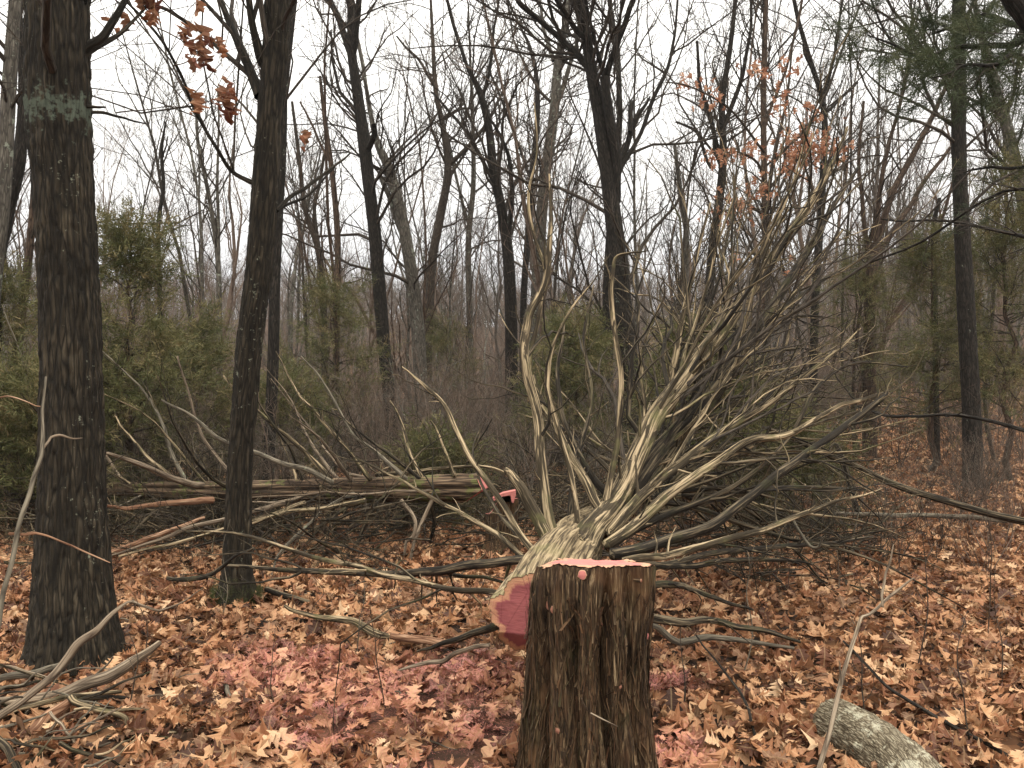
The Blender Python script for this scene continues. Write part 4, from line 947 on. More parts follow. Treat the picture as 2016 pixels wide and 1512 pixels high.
RR2 = cedar_profile(TH, S, 0.128, [(g, dd_, dr_, -1, 2) for g, dd_, dr_, _, _ in GR[::2]], 0.05 * sstep(0.25, H2, S), seed=22.0, gw=0.2)
X = RR2 * np.cos(TH); Y = RR2 * np.sin(TH)
c2 = lambda x, y: H2 + 0.10 * x - 0.16 * np.maximum(y, -0.2) * 0.5 - 0.10 * sstep(0.0, 0.08, -x - 0.02)
Z = HV * c2(X, Y)
i = np.arange(NH2 - 1)[:, None]; j = np.arange(NS2)[None, :]; j2 = (j + 1) % NS2
Qs = np.stack([i * NS2 + j, i * NS2 + j2, (i + 1) * NS2 + j2, (i + 1) * NS2 + j], -1).reshape(-1, 4)
link('bark', mesh_from('bark', np.stack([X, Y, Z], -1).reshape(-1, 3), Qs, attrs={'bc': np.stack([X, Y, S], -1).reshape(-1, 3)}), M['cedar'], st2)
NR = 10; rr = np.linspace(0, 1, NR)[:, None]; rimr = (RR2[-1] - 0.003)[None]; x = rr * rimr * np.cos(th); y = rr * rimr * np.sin(th); z = c2(x, y) + 0.004
i = np.arange(NR - 1)[:, None]
Qc = np.stack([i * NS2 + j, i * NS2 + j2, (i + 1) * NS2 + j2, (i + 1) * NS2 + j], -1).reshape(-1, 4)
link('cut_face', mesh_from('cut_face', np.stack([x, y, z], -1).reshape(-1, 3), Qc, attrs={'bc': np.stack([x, y, 0 * x], -1).reshape(-1, 3), 'rim': np.broadcast_to(rr * 0.85, x.shape).ravel()}), M['cut'], st2)
wedge(st2, [(970, 981), (990, 971), (1015, 966), (1016, 973), (1011, 990), (1007, 988), (1005, 975), (990, 979), (972, 986)], 0.10, np.array([S2[0], S2[1], s2z]))

F2 = [
 ([(400, 955, 16), (330, 936, 13), (265, 912, 11), (206, 893, 6)], 6.6, 6.0, 'stick', 'pale limb reaching forward past the second trunk'),
 ([(655, 950, 13), (600, 925, 12), (520, 900, 11), (440, 868, 10), (380, 820, 8), (318, 788, 4)], 6.6, 6.3, 'greystick', None),
 ([(650, 944, 12), (590, 880, 10), (540, 835, 8), (490, 795, 5), (440, 740, 3)], 6.9, 7.2, 'dead', None),
 ([(730, 944, 12), (680, 880, 10), (620, 815, 8), (585, 770, 5), (545, 690, 3)], 6.8, 7.3, 'dead', None),
 ([(800, 944, 11), (740, 890, 9), (690, 850, 7), (640, 760, 5), (590, 700, 3)], 6.7, 7.0, 'greystick', None),
 ([(830, 940, 10), (810, 890, 8), (790, 830, 6), (770, 790, 3)], 6.8, 7.3, 'dead', None),
 ([(895, 938, 10), (880, 890, 8), (862, 850, 7), (850, 830, 4)], 6.7, 6.9, 'dead', None),
 ([(345, 945, 9), (300, 905, 8), (250, 850, 6), (228, 815, 3)], 6.9, 7.2, 'dead', None),
 ([(470, 950, 10), (430, 900, 8), (395, 850, 7), (370, 760, 5), (352, 700, 4)], 7.2, 7.4, 'stick', None),
 ([(420, 985, 16), (330, 990, 13), (260, 1000, 10), (200, 995, 6)], 6.5, 6.1, 'rot', None),
 ([(560, 990, 12), (500, 1010, 11), (400, 1030, 10), (310, 1060, 8), (215, 1095, 5)], 6.6, 5.6, 'stick', 'pale limb slanting down to the leaves behind the thick oak'),
 ([(600, 990, 11), (480, 1030, 10), (380, 1060, 8), (230, 1100, 5)], 6.7, 5.5, 'dead', None),
 ([(720, 985, 12), (640, 1000, 11), (560, 1010, 9), (480, 1035, 5)], 6.5, 6.2, 'dead', None),
 ([(740, 985, 11), (722, 1030, 10), (700, 1075, 9)], 6.8, 6.7, 'deaddark', None),
 ([(790, 985, 10), (820, 1030, 9), (805, 1060, 8), (800, 1090, 6)], 6.6, 6.3, 'stick', None),
 ([(850, 985, 10), (855, 1040, 9), (835, 1080, 6)], 6.9, 7.0, 'deaddark', None),
 ([(650, 985, 12), (660, 1040, 9), (640, 1080, 7)], 7.0, 7.2, 'deaddark', None),
 ([(540, 985, 11), (560, 1030, 8), (590, 1075, 6)], 7.0, 7.2, 'deaddark', None),
 ([(340, 985, 9), (300, 1010, 8), (260, 1050, 6)], 7.0, 6.8, 'deaddark', None),
 ([(740, 935, 10), (860, 925, 8), (960, 920, 7), (1020, 945, 5)], 7.2, 7.0, 'dead', None),
]
l2 = [limb_part(f2, org2, pts, d0, d1, mt, kink=0.03, label=lab) for pts, d0, d1, mt, lab in F2]
rs = np.random.RandomState(33)
for k in range(34):
    u = 0.12 + 0.8 * rs.rand(); ki = int(u * (len(P2) - 1)); p0 = P2[ki]
    el = np.radians(rs.choice([rs.uniform(20, 75), rs.uniform(-40, 10)])); az = rs.uniform(-0.9, 0.9) * 1.5 + (0 if rs.rand() < .5 else math.pi)
    dcur = np.array([-0.55 + 0.5 * math.sin(az) * math.cos(el), math.cos(az) * math.cos(el) * 0.8, math.sin(el)]); dcur /= np.linalg.norm(dcur)
    L = rs.uniform(0.7, 2.0); pts = [p0]
    for i_ in range(8):
        dcur = dcur + rs.randn(3) * 0.15; dcur[2] += 0.03; dcur /= np.linalg.norm(dcur); nx = pts[-1] + dcur * L / 8
        nx[2] = max(nx[2], float(ground_z(nx[0], nx[1])) + 0.03); pts.append(nx)
    Pq, Rq = resample(np.array(pts), np.linspace(rs.uniform(.010, .022), 0.003, 9), 12); V, Qd, bc = tube_arrays(Pq[None], Rq[None], 7)
    link('limb', mesh_from('limb', V - org2, Qd, attrs={'bc': bc}), M[rs.choice(['dead', 'deaddark', 'greystick', 'stick'])], f2); l2.append((Pq, Rq))
offshoots(f2, org2, l2, 93, 'deaddark', dens=(4.6, 4.6, 4.0), rmin=0.0018, tmin=0.15, up=0.1)

snags(f2, org2, l2, 95, 'dead', dens=3.5, rmin=.0025)
# ------------------------------------------------------------------ sticks, logs and stems lying or standing about
def stick(name, label, cat, pts, d0, d1, mat, group=None, sides=12, kink=0.03, twigs=False, onground=False, seed=0, n=40, amp=0.1, twd=(4, 4, 3)):
    global rs
    rs = np.random.RandomState(500 + seed)
    P_, R_ = trace(pts, d0, d1, kink=kink * 0.6)
    if onground:
        g = ground_z(P_[:, 0], P_[:, 1]) + R_ * 0.7; P_[:, 2] = np.maximum(P_[:, 2], g)
    o_ = P_[0].copy(); V, Qd, bc = cedar_limb_mesh(P_, R_, n, sides, amp)
    if twigs:
        t = thing(name, label, cat, tuple(o_), group)
        link('stem', mesh_from('stem', V - o_, Qd, attrs={'bc': bc}), M[mat], t)
        offshoots(t, o_, [resample(P_, R_, 12)], seed + 700, mat, dens=twd, tmin=0.15, lf=(0.15, 0.4), up=0.3, rmin=0.0012)
        return t
    o = link(name, mesh_from(name, V - o_, Qd, attrs={'bc': bc}), M[mat]); o.location = o_
    return tag(o, label, cat, group)

G = 'sticks in the brush pile by the thick oak'
stick('fallen_branch', 'thickest barkless branch of the brush pile, its broken end resting in the leaves', 'branch', [(-60, 1395, 16), (0, 1385, 18), (90, 1368, 20), (200, 1340, 26), (260, 1303, 22), (318, 1262, 11)], 3.5, 3.75, 'stick', G, seed=1, sides=20)
stick('fallen_branch', 'long thin branch lying just under the thickest one in the brush pile', 'branch', [(-50, 1440, 12), (40, 1395, 12), (130, 1372, 11), (240, 1362, 7)], 3.4, 3.6, 'dead', G, seed=2)
stick('fallen_branch', 'yellow-brown branch leaning up across the foot of the thick oak', 'branch', [(-30, 1428, 15), (40, 1385, 15), (110, 1322, 15), (150, 1275, 16), (195, 1232, 13), (240, 1190, 6), (262, 1180, 3)], 3.3, 3.6, 'stick', G, seed=3, sides=16)
stick('fallen_branch', 'short grey branch lying behind the leaning yellow-brown one', 'branch', [(-40, 1345, 14), (30, 1330, 15), (90, 1318, 13), (130, 1300, 7)], 3.75, 3.8, 'greystick', G, seed=4)
stick('fallen_branch', 'reddish rotten branch pointing out from under the brush pile', 'branch', [(-30, 1520, 24), (30, 1468, 28), (85, 1420, 24), (135, 1382, 16)], 3.15, 3.45, 'rot', G, seed=5, sides=20, onground=True)
stick('fallen_branch', 'dark crooked branch crossing the lower end of the rotten one', 'branch', [(-30, 1420, 16), (5, 1470, 16), (35, 1512, 15), (60, 1560, 12)], 3.05, 2.9, 'deaddark', G, seed=6)
stick('fallen_branch', 'mossy grey branch curving out from the brush pile over the leaves', 'branch', [(140, 1372, 14), (190, 1395, 12), (240, 1410, 10), (262, 1440, 7), (330, 1452, 4)], 3.45, 3.3, 'dead', G, seed=7)
stick('fallen_twig', 'pale forked twig standing out of the brush pile', 'twig', [(98, 1402, 6), (125, 1430, 6), (142, 1455, 6), (165, 1478, 4)], 3.2, 3.15, 'stick', G, seed=8, sides=7)
stick('fallen_twig', 'thin straight twig slanting up from the fork of the pale one', 'twig', [(135, 1455, 4), (160, 1420, 4), (186, 1382, 3)], 3.15, 3.2, 'greystick', G, seed=9, sides=6)
stick('fallen_twig', 'long thin twig lying level in front of the brush pile', 'twig', [(20, 1484, 8), (90, 1489, 7), (160, 1487, 6), (215, 1462, 4)], 3.15, 3.25, 'greystick', G, seed=10, sides=7, onground=True)
stick('fallen_twig', 'slender twig with bleached tip lying right of the long level one', 'twig', [(210, 1452, 8), (300, 1445, 8), (360, 1440, 5), (420, 1432, 3)], 3.3, 3.4, 'dead', G, seed=11, sides=7, onground=True)
stick('fallen_branch', 'dark branch with split bark below the thick one', 'branch', [(-40, 1412, 16), (60, 1392, 16), (150, 1378, 14), (255, 1372, 5)], 3.55, 3.6, 'deaddark', G, seed=12)
r9 = np.random.RandomState(8)
for k in range(26):
    px = r9.uniform(-40, 260); py = r9.uniform(1315, 1500); d = CAMZ * F / (py + 40 - 756) ; a = r9.uniform(-0.5, 0.9); L = r9.uniform(60, 200); w = r9.uniform(3, 9)
    mt = r9.choice(['dead', 'stick', 'greystick', 'deaddark'])
    stick('fallen_twig', '%s %s twig tangled in the %s of the brush pile' % ('long' if L > 130 else 'short', {'dead': 'streaked tan', 'stick': 'bleached', 'greystick': 'grey', 'deaddark': 'blackish'}[mt], 'back' if py < 1380 else ('middle' if py < 1440 else 'front')), 'twig', [(px - L / 2 * math.cos(a), py + L / 2 * math.sin(a), w), (px, py - 6 + 14 * r9.rand(), w * .85), (px + L / 2 * math.cos(a), py - L / 2 * math.sin(a), w * .4)], d, d + r9.uniform(-.2, .2), mt, 'fine twigs in the brush pile', seed=20 + k, sides=6, n=14, kink=0.05, onground=True)

log = thing('log', 'thick pale lichened log half sunk in leaves near the slanting stalk', 'log', tuple(W(1640, 1415, 3.25)))
rs = np.random.RandomState(66)
Pl, Rl = trace([(1638, 1408, 92), (1690, 1447, 100), (1745, 1500, 108), (1800, 1570, 116), (1850, 1660, 124)], 3.2, 2.5)
gl = ground_z(Pl[:, 0], Pl[:, 1]); Pl[:, 2] = gl + Rl * 0.75
ol = np.array(log.location); V, Qd, bc = fine_trunk(Pl, Rl, 130, 130, 0.008, 0.018)
link('bark', mesh_from('bark', V - ol, Qd, attrs={'bc': bc}), M['logbark'], log)
ring = V.reshape(130, 130, 3)[0]; cen = ring.mean(0); rr = np.linspace(0, 1, 6)[:, None, None]
base = cen + (ring - cen)[None] * rr * 0.99; ad = Pl[0] - Pl[2]; ad /= np.linalg.norm(ad); base = base + ad * (0.012 * (1 - rr) + 0.01 * (fbm(base[..., 0] * 50, base[..., 1] * 50, base[..., 2] * 50, 2) - 0.5)[..., None])
i = np.arange(5)[:, None]; j = np.arange(130)[None]; j2 = (j + 1) % 130
link('broken_end', mesh_from('broken_end', base.reshape(-1, 3) - ol, np.stack([i * 130 + j, i * 130 + j2, (i + 1) * 130 + j2, (i + 1) * 130 + j], -1).reshape(-1, 4), attrs={'bc': (base - cen).reshape(-1, 3)}), M['rot'], log)

t = thing('dead_stalk', 'pale forked dead stalk slanting up over the pale log', 'stalk', tuple(W(1600, 1550, 2.75)))
o_ = np.array(t.location); rs = np.random.RandomState(5)
for nm, pts, a, b__ in (('stem', [(1598, 1560, 11), (1622, 1480, 10), (1645, 1400, 9), (1662, 1320, 8), (1690, 1228, 7), (1712, 1208, 6), (1760, 1170, 6), (1800, 1135, 3)], 2.75, 3.5), ('side_shoot', [(1738, 1195, 5), (1740, 1140, 5), (1752, 1105, 4), (1758, 1072, 2)], 3.3, 3.4), ('side_shoot', [(1655, 1350, 4), (1656, 1325, 4), (1652, 1300, 2)], 2.95, 2.95)):
    P_, R_ = trace(pts, a, b__, kink=0.012); V, Qd, bc = cedar_limb_mesh(P_, R_, 40, 9); link(nm, mesh_from(nm, V - o_, Qd, attrs={'bc': bc}), M['stick'], t)
t = thing('dead_sapling', 'broken pale sapling leaning in front of the thick oak', 'sapling', tuple(W(-6, 1245, 2.7)))
o_ = np.array(t.location)
for nm, pts, a, b__, mt in (('stem', [(-10, 1260, 10), (10, 1160, 10), (35, 1050, 9), (62, 960, 9), (78, 900, 8), (84, 830, 6), (91, 742, 4)], 2.7, 2.9, 'greystick'),
                            ('side_shoot', [(18, 1050, 6), (45, 1051, 6), (62, 1050, 7), (90, 1056, 4), (150, 1078, 4), (218, 1106, 2)], 2.78, 2.9, 'rot'), ('side_shoot', [(80, 895, 5), (95, 868, 5), (115, 858, 5), (165, 864, 2)], 2.85, 2.95, 'stick'),
                            ('side_shoot', [(-20, 778, 3), (30, 785, 3), (80, 800, 2)], 2.85, 2.9, 'rot')):
    P_, R_ = trace(pts, a, b__, kink=0.01); V, Qd, bc = cedar_limb_mesh(P_, R_, 36, 8); link(nm, mesh_from(nm, V - o_, Qd, attrs={'bc': bc}), M[mt], t)

ST = [
 ('fallen_branch', 'long lichened branch sloping down through the shrubs below the bare dark trunk', [(1500, 840, 6), (1560, 862, 9), (1650, 905, 12), (1740, 945, 14), (1830, 975, 14), (1930, 1005, 15), (2060, 1040, 16)], 6.6, 5.6, 'deaddark', False),
 ('fallen_branch', 'thin dark branch arching over the leaves behind the sloping branch', [(1690, 800, 4), (1740, 815, 6), (1800, 820, 6), (1900, 820, 7), (2060, 860, 9)], 6.0, 4.8, 'dark', False),
 ('fallen_branch', 'pair of level pale poles at the edge of the fallen cedar crown', [(1640, 1010, 7), (1780, 1015, 9), (1900, 1018, 10), (2060, 1030, 10)], 7.2, 7.6, 'greystick', True),
 ('fallen_twig', 'long thin dark twig lying slantwise over the leaves right of the stalk', [(1660, 1262, 4), (1740, 1345, 6), (1830, 1405, 8), (1920, 1452, 8), (2040, 1530, 9)], 3.7, 2.95, 'dark', False),
 ('fallen_twig', 'thin dark twig running down through the leaves left of the pale log', [(1370, 1250, 3), (1430, 1325, 5), (1465, 1375, 6), (1490, 1450, 6), (1525, 1540, 6)], 3.9, 2.9, 'dark', False),
 ('fallen_branch', 'mossy dark branch on the leaves near the foot of the second trunk', [(525, 1160, 12), (570, 1172, 12), (620, 1185, 7)], 5.3, 5.1, 'deaddark', True),
 ('fallen_branch', 'green mossy branch curving low over the leaves left of the red butt', [(560, 1192, 6), (620, 1215, 10), (690, 1222, 15), (740, 1245, 16), (775, 1255, 9)], 4.7, 4.4, 'dead', True),
 ('fallen_branch', 'flat red-brown split branch in the leaves before the mossy one', [(770, 1252, 12), (840, 1262, 16), (900, 1262, 14), (975, 1240, 6)], 4.3, 4.0, 'rot', True),
 ('fallen_branch', 'thin forked branch lying below the red-brown split one', [(780, 1322, 4), (850, 1305, 9), (900, 1290, 9), (965, 1268, 8)], 3.9, 3.5, 'stick', True),
 ('fallen_branch', 'dark curved branch rubbing across the foot of the second trunk', [(330, 1138, 8), (385, 1140, 10), (420, 1128, 9), (460, 1100, 7), (496, 1078, 4)], 4.9, 4.6, 'deaddark', False),
 ('fallen_branch', 'pair of brown poles angled into the leaves beside the thick oak', [(215, 1092, 13), (270, 1070, 12), (330, 1045, 10), (400, 1020, 6)], 5.8, 6.3, 'rot', True),
 ('fallen_twig', 'crooked pale twig lying on leaves right of the thick oak foot', [(255, 1185, 6), (300, 1200, 5), (340, 1193, 4), (400, 1160, 2)], 4.1, 4.3, 'stick', True),
 ('fallen_twig', 'short grey twig lying across pink sawdust leaves', [(440, 1345, 8), (455, 1370, 9), (470, 1390, 5)], 3.7, 3.6, 'greystick', True),
 ('fallen_twig', 'straight pinkish twig lying level in the sawdust', [(560, 1352, 6), (610, 1354, 6), (665, 1350, 5)], 3.85, 3.85, 'rot', True),
 ('fallen_twig', 'leaning grey twig stuck among leaves under the fallen limbs', [(1560, 1020, 4), (1600, 1075, 6), (1625, 1060, 3)], 4.6, 4.4, 'greystick', False),
 ('fallen_branch', 'dark bare branch bending upward behind the pale leaning trunk', [(1690, 1010, 12), (1650, 880, 10), (1625, 900, 3)], 7.5, 7.6, 'deaddark', True),
 ('fallen_branch', 'curved grey branch half buried right of the stump', [(1280, 1230, 12), (1345, 1265, 14), (1400, 1255, 12), (1560, 1272, 6)], 3.9, 4.2, 'greystick', True),
]
for k, (nm, lab, pts, d0, d1, mt, og) in enumerate(ST):
    stick(nm, lab, 'branch' if nm == 'fallen_branch' else 'twig', pts, d0, d1, mt, seed=60 + k, onground=og, sides=10, twigs=(k in (0, 1)), twd=(2.5, 3, 2))
r9 = np.random.RandomState(18)
zones = [('on the leaves between the two near oaks', 230, 430, 1130, 1400), ('on the leaves between the second trunk and the stump', 520, 960, 1130, 1500), ('on the open leaves right of the stump', 1320, 2000, 1050, 1500)]
for k in range(70):
    zn, xa, xb, ya, yb = zones[[0, 1, 1, 2, 2, 2][k % 6]]
    px = r9.uniform(xa, xb); py = ya + (yb - ya) * r9.rand() ** 1.3; d = CAMZ * F / (py - 756); a = r9.uniform(-0.6, 0.6); L = r9.uniform(40, 150) * 3.6 / d; w = r9.uniform(2, 6) * 3.6 / d
    mt = r9.choice(['dead', 'stick', 'greystick', 'deaddark', 'rot'])
    stick('fallen_twig', '%s %s twig lying %s' % ('long' if L * d / 3.6 > 110 else ('short' if L * d / 3.6 < 75 else 'small'), {'dead': 'streaked tan', 'stick': 'bleached', 'greystick': 'grey', 'deaddark': 'blackish', 'rot': 'reddish'}[mt], zn), 'twig', [(px - L / 2 * math.cos(a), py + L / 3 * math.sin(a), w), (px, py - 4, w * .85), (px + L / 2 * math.cos(a), py - L / 3 * math.sin(a), w * .4)], d, d + r9.uniform(-.15, .15), mt, 'small twigs ' + zn, seed=120 + k, sides=6, n=14, kink=0.05, onground=True)

# ------------------------------------------------------------------ wood behind: individually standing trees from eight kinds
def proto_tree(seed, Ht, r0, kind):
    global rs
    rs = np.random.RandomState(seed); r = rs
    n = 14; pts = [np.zeros(3)]; d = np.array([r.randn() * 0.05, r.randn() * 0.05, 1.0])
    if kind == 'lean': d[0] += 0.28
    for k in range(n - 1):
        d = d + r.randn(3) * (0.10 if kind != 'crook' else 0.20); d[2] = max(d[2], 0.4); d /= np.linalg.norm(d); d = d * 0.9 + np.array([0, 0, 0.1]); pts.append(pts[-1] + d / np.linalg.norm(d) * Ht / (n - 1))
    P_ = np.array(pts); R_ = r0 * np.linspace(1, 0.12, n) ** 0.9; R_[0] *= 1.25
    stems = [(P_, R_)]
    if kind in ('fork', 'twin'):
        k = 5 if kind == 'fork' else 2
        q = P_[k]; dd = np.array([r.choice([-1, 1]) * 0.45, r.randn() * 0.2, 1.0]); dd /= np.linalg.norm(dd); pp = [q]
        for i_ in range(n - 1): dd = dd + r.randn(3) * 0.1 + np.array([0, 0, 0.05]); dd /= np.linalg.norm(dd); pp.append(pp[-1] + dd * (Ht - q[2]) / (n - 1) * 0.95)
        stems.append((np.array(pp), R_[k] * 0.8 * np.linspace(1, 0.12, n)))
    TP = np.stack([s_[0] for s_ in stems]); TR = np.stack([s_[1] for s_ in stems])
    a, ar = grow(TP, TR, count=11 if len(stems) == 1 else 7, tmin=0.25, tmax=0.97, ang=(22, 52), lf=(0.22, 0.38), lmax=6, n=9, wig=0.17, up=0.5, rmin=0.008, rr=0.6)
    b_, br = grow(a, ar, count=6, tmin=0.15, ang=(25, 55), lf=(0.35, 0.6), n=7, wig=0.2, up=0.35, rmin=0.0055)
    c, cr_ = grow(b_, br, count=5, tmin=0.15, ang=(25, 55), lf=(0.35, 0.65), n=5, wig=0.22, up=0.3, rmin=0.004)
    e_, er = grow(c, cr_, count=3, tmin=0.2, ang=(25, 55), lf=(0.4, 0.7), n=4, wig=0.2, up=0.3, rmin=0.0032)
    A = Bag(); A.add(TP, TR, 9); B = Bag(); B.add(a, ar, 6); C_ = Bag(); C_.add(b_, br, 4); C_.add(c, cr_, 3); C_.add(e_, er, 3)
    return A, B, C_, (A, B, C_)
KINDS = [('straight', 'slim straight', 15, .11), ('crook', 'crooked', 13, .12), ('lean', 'leaning', 14, .10), ('fork', 'high-forked', 15, .14), ('twin', 'twin-stemmed', 14, .12), ('straight', 'tall pole-like', 17, .09), ('crook', 'thin wavering', 11, .065), ('fork', 'stout forked', 14, .17)]
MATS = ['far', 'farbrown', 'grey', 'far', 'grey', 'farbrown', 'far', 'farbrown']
protos = []; farmeshes = []
for k, (kd, word, ht, r0) in enumerate(KINDS):
    A, B, C_, _ = proto_tree(300 + k, ht, r0, kd)
    ma, mb, mcx = A.mesh('trunk'), B.mesh('limbs'), C_.mesh('twigs')
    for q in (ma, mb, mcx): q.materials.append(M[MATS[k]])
    protos.append((ma, mb, mcx, word))
    allb = Bag()
    for bg_ in (A, B, C_):
        for v_, q_, c_ in zip(bg_.V, bg_.Q, bg_.B): allb.V.append(v_); allb.Q.append(q_ - q_.min() + allb.n); allb.B.append(c_); allb.n += len(v_)
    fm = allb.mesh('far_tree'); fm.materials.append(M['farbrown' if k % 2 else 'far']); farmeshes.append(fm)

GAPS = [(-60, 50, 'at the picture edge beyond the thick oak'), (210, 440, 'between the thick oak and the second trunk'), (560, 715, 'between the second trunk and forked black tree'), (790, 990, 'between the forked black tree and broken-topped tree'),
        (1015, 1180, 'between the broken-topped tree and tall central tree'), (1250, 1490, 'behind the fallen limbs past the tall central tree'), (1520, 1700, 'behind the orange oak leaves'), (1720, 1870, 'between the stem clump and bare dark trunk'), (1930, 2080, 'beyond the bare dark trunk at the picture edge')]
ORD = ['nearest', 'second nearest', 'third nearest', 'fourth nearest', 'fifth nearest', 'sixth nearest', 'seventh nearest', 'eighth nearest', 'ninth nearest', 'farthest']
r8 = np.random.RandomState(41)
for xa, xb, zn in GAPS:
    n = 9 if xb - xa > 150 else 7
    ds = np.sort(19 + 26 * r8.rand(n) ** 0.7)
    xs = xa + (xb - xa) * ((np.arange(n) * 0.618 + r8.rand()) % 1.0)
    for q in range(n):
        k = r8.randint(len(protos)); ma, mb, mcx, word = protos[k]; d = ds[q]
        p = W(xs[q], 756, d); gz = float(ground_z(p[0], p[1])); scl = r8.uniform(0.62, 0.95)
        t = thing('tree', '%s tree, %s of those %s' % (word, ORD[q], zn), 'tree', (p[0], p[1], gz - 0.08), 'bare trees standing in the wood behind')
        t.rotation_euler = (0, 0, r8.rand() * 6.28 if word != 'leaning' else r8.choice([0, 3.14])); t.scale = (scl,) * 3
        for nm, me in (('trunk', ma), ('limbs', mb), ('twigs', mcx)):
            o = link(nm, me, None, t)
            if nm != 'trunk': o['kind'] = 'stuff'

# a screen of slender saplings nearer than those
sap = []
for k in range(5):
    rs = np.random.RandomState(700 + k); n = 14; d = np.array([rs.randn() * .12, rs.randn() * .12, 1.0]); q = [np.zeros(3)]; Ht = 8.5 + 1.2 * k
    for i_ in range(n - 1): d = d + rs.randn(3) * .07; d[2] = max(d[2], .6); d /= np.linalg.norm(d); q.append(q[-1] + d * Ht / (n - 1))
    P_ = np.array(q)[None]; R_ = (.042 * np.linspace(1, .12, n))[None]
    a, ar = grow(P_, R_, count=16, tmin=.22, ang=(25, 50), lf=(.18, .34), lmax=2.6, n=8, wig=.14, up=.5, rmin=.006)
    b_, br = grow(a, ar, count=6, tmin=.15, ang=(25, 50), lf=(.3, .6), n=6, wig=.18, up=.35, rmin=.004)
    c, cr_ = grow(b_, br, count=4, tmin=.15, ang=(25, 55), lf=(.35, .65), n=4, wig=.2, up=.3, rmin=.0032)
    A = Bag(); A.add(P_, R_, 8); B = Bag(); B.add(a, ar, 4); B.add(b_, br, 4); B.add(c, cr_, 3)
    ma, mb = A.mesh('trunk'), B.mesh('twigs'); mt_ = M[['twig', 'farbrown', 'grey', 'brown', 'twig'][k]]; ma.materials.append(mt_); mb.materials.append(mt_)
    sap.append((ma, mb, ['short', 'slim', 'pale', 'reddish', 'tall'][k]))
for xa, xb, zn in GAPS:
    n = 6 if xb - xa > 150 else 4; ds = np.sort(13 + 17 * r8.rand(n)); xs = xa + (xb - xa) * ((np.arange(n) * .618 + r8.rand()) % 1)
    for q in range(n):
        k = r8.randint(5); ma, mb, word = sap[k]; p = W(xs[q], 756, ds[q]); gz = float(ground_z(p[0], p[1])); scl = r8.uniform(.75, 1.15)
        t = thing('sapling', '%s bare sapling, %s of those %s' % (word, ORD[q], zn), 'sapling', (p[0], p[1], gz - .05), 'slender saplings in the wood behind')
        t.rotation_euler = (0, 0, r8.rand() * 6.28); t.scale = (scl,) * 3; link('trunk', ma, None, t); o = link('twigs', mb, None, t); o['kind'] = 'stuff'

# the mass of the wood farther off, down the valley and up the ridge
farcoll = proto_collection('far wood', farmeshes)
def farwood(n, y0, y1, seed, s0, s1):
    r = np.random.RandomState(seed); y = y0 + (y1 - y0) * r.rand(n) ** 0.9; x = (r.rand(n) * 2 - 1) * (0.78 * y + 3)
    return np.stack([x, y, ground_z(x, y) - 0.1], -1), np.stack([r.randn(n) * .03, r.randn(n) * .03, r.rand(n) * 6.28], -1), r.uniform(s0, s1, n), r.randint(0, 8, n)
fa = [farwood(330, 42, 75, 1, 0.55, 0.9), farwood(1300, 75, 150, 2, 0.6, 0.85), farwood(1100, 150, 230, 3, 0.6, 0.85)]
scatter('distant_wood', farcoll, *[np.concatenate([f[k] for f in fa]) for k in range(4)])

# ------------------------------------------------------------------ thicket of bare shrubs
def shrub_mesh(seed, h=1.6, stems=7, mat='far'):
    global rs
    rs = np.random.RandomState(seed); pts = []
    for k in range(stems):
        d = np.array([rs.randn() * .35, rs.randn() * .35, 1.0]); d /= np.linalg.norm(d); p = [np.array([rs.randn() * .08, rs.randn() * .08, 0])]
        L = h * rs.uniform(.6, 1.1)
        for q in range(7): d = d + rs.randn(3) * .14; d /= np.linalg.norm(d); p.append(p[-1] + d * L / 7)
        pts.append(p)
    TP = np.array(pts); TR = np.linspace(1, .25, 8)[None] * rs.uniform(.005, .010, (stems, 1))
    b_, br = grow(TP, TR, count=7, tmin=.2, ang=(25, 60), lf=(.3, .55), n=6, wig=.2, up=.25, rmin=.0024)
    c, cr_ = grow(b_, br, count=5, tmin=.15, ang=(25, 65), lf=(.35, .7), n=4, wig=.2, up=.2, rmin=.0018)
    bag = Bag(); bag.add(TP, TR, 5); bag.add(b_, br, 4); bag.add(c, cr_, 3); me = bag.mesh('shrub'); me.materials.append(M[mat]); return me
shcoll = proto_collection('thicket', [shrub_mesh(900 + k, 1.7, 6 + k % 3, ['far', 'twig', 'farbrown', 'grey', 'farbrown'][k]) for k in range(5)])
r7 = np.random.RandomState(70)
def shrubs(n, y0, y1, xa, xb, s0, s1):
    y = y0 + (y1 - y0) * r7.rand(n); x = y * (xa + (xb - xa) * r7.rand(n))
    return np.stack([x, y, ground_z(x, y) - .02], -1), np.stack([r7.randn(n) * .12, r7.randn(n) * .12, r7.rand(n) * 6.28], -1), r7.uniform(s0, s1, n), r7.randint(0, 5, n)
sh = [shrubs(150, 7.8, 14, -0.62, 0.30, 0.5, 0.95), shrubs(520, 12, 34, -0.64, 0.34, 0.7, 1.5), shrubs(230, 13, 60, 0.30, 0.64, 0.5, 1.1), shrubs(900, 34, 75, -0.64, 0.6, 1.2, 2.4), shrubs(34, 6.0, 11, 0.28, 0.6, 0.3, 0.6)]
scatter('undergrowth', shcoll, *[np.concatenate([f[k] for f in sh]) for k in range(4)])

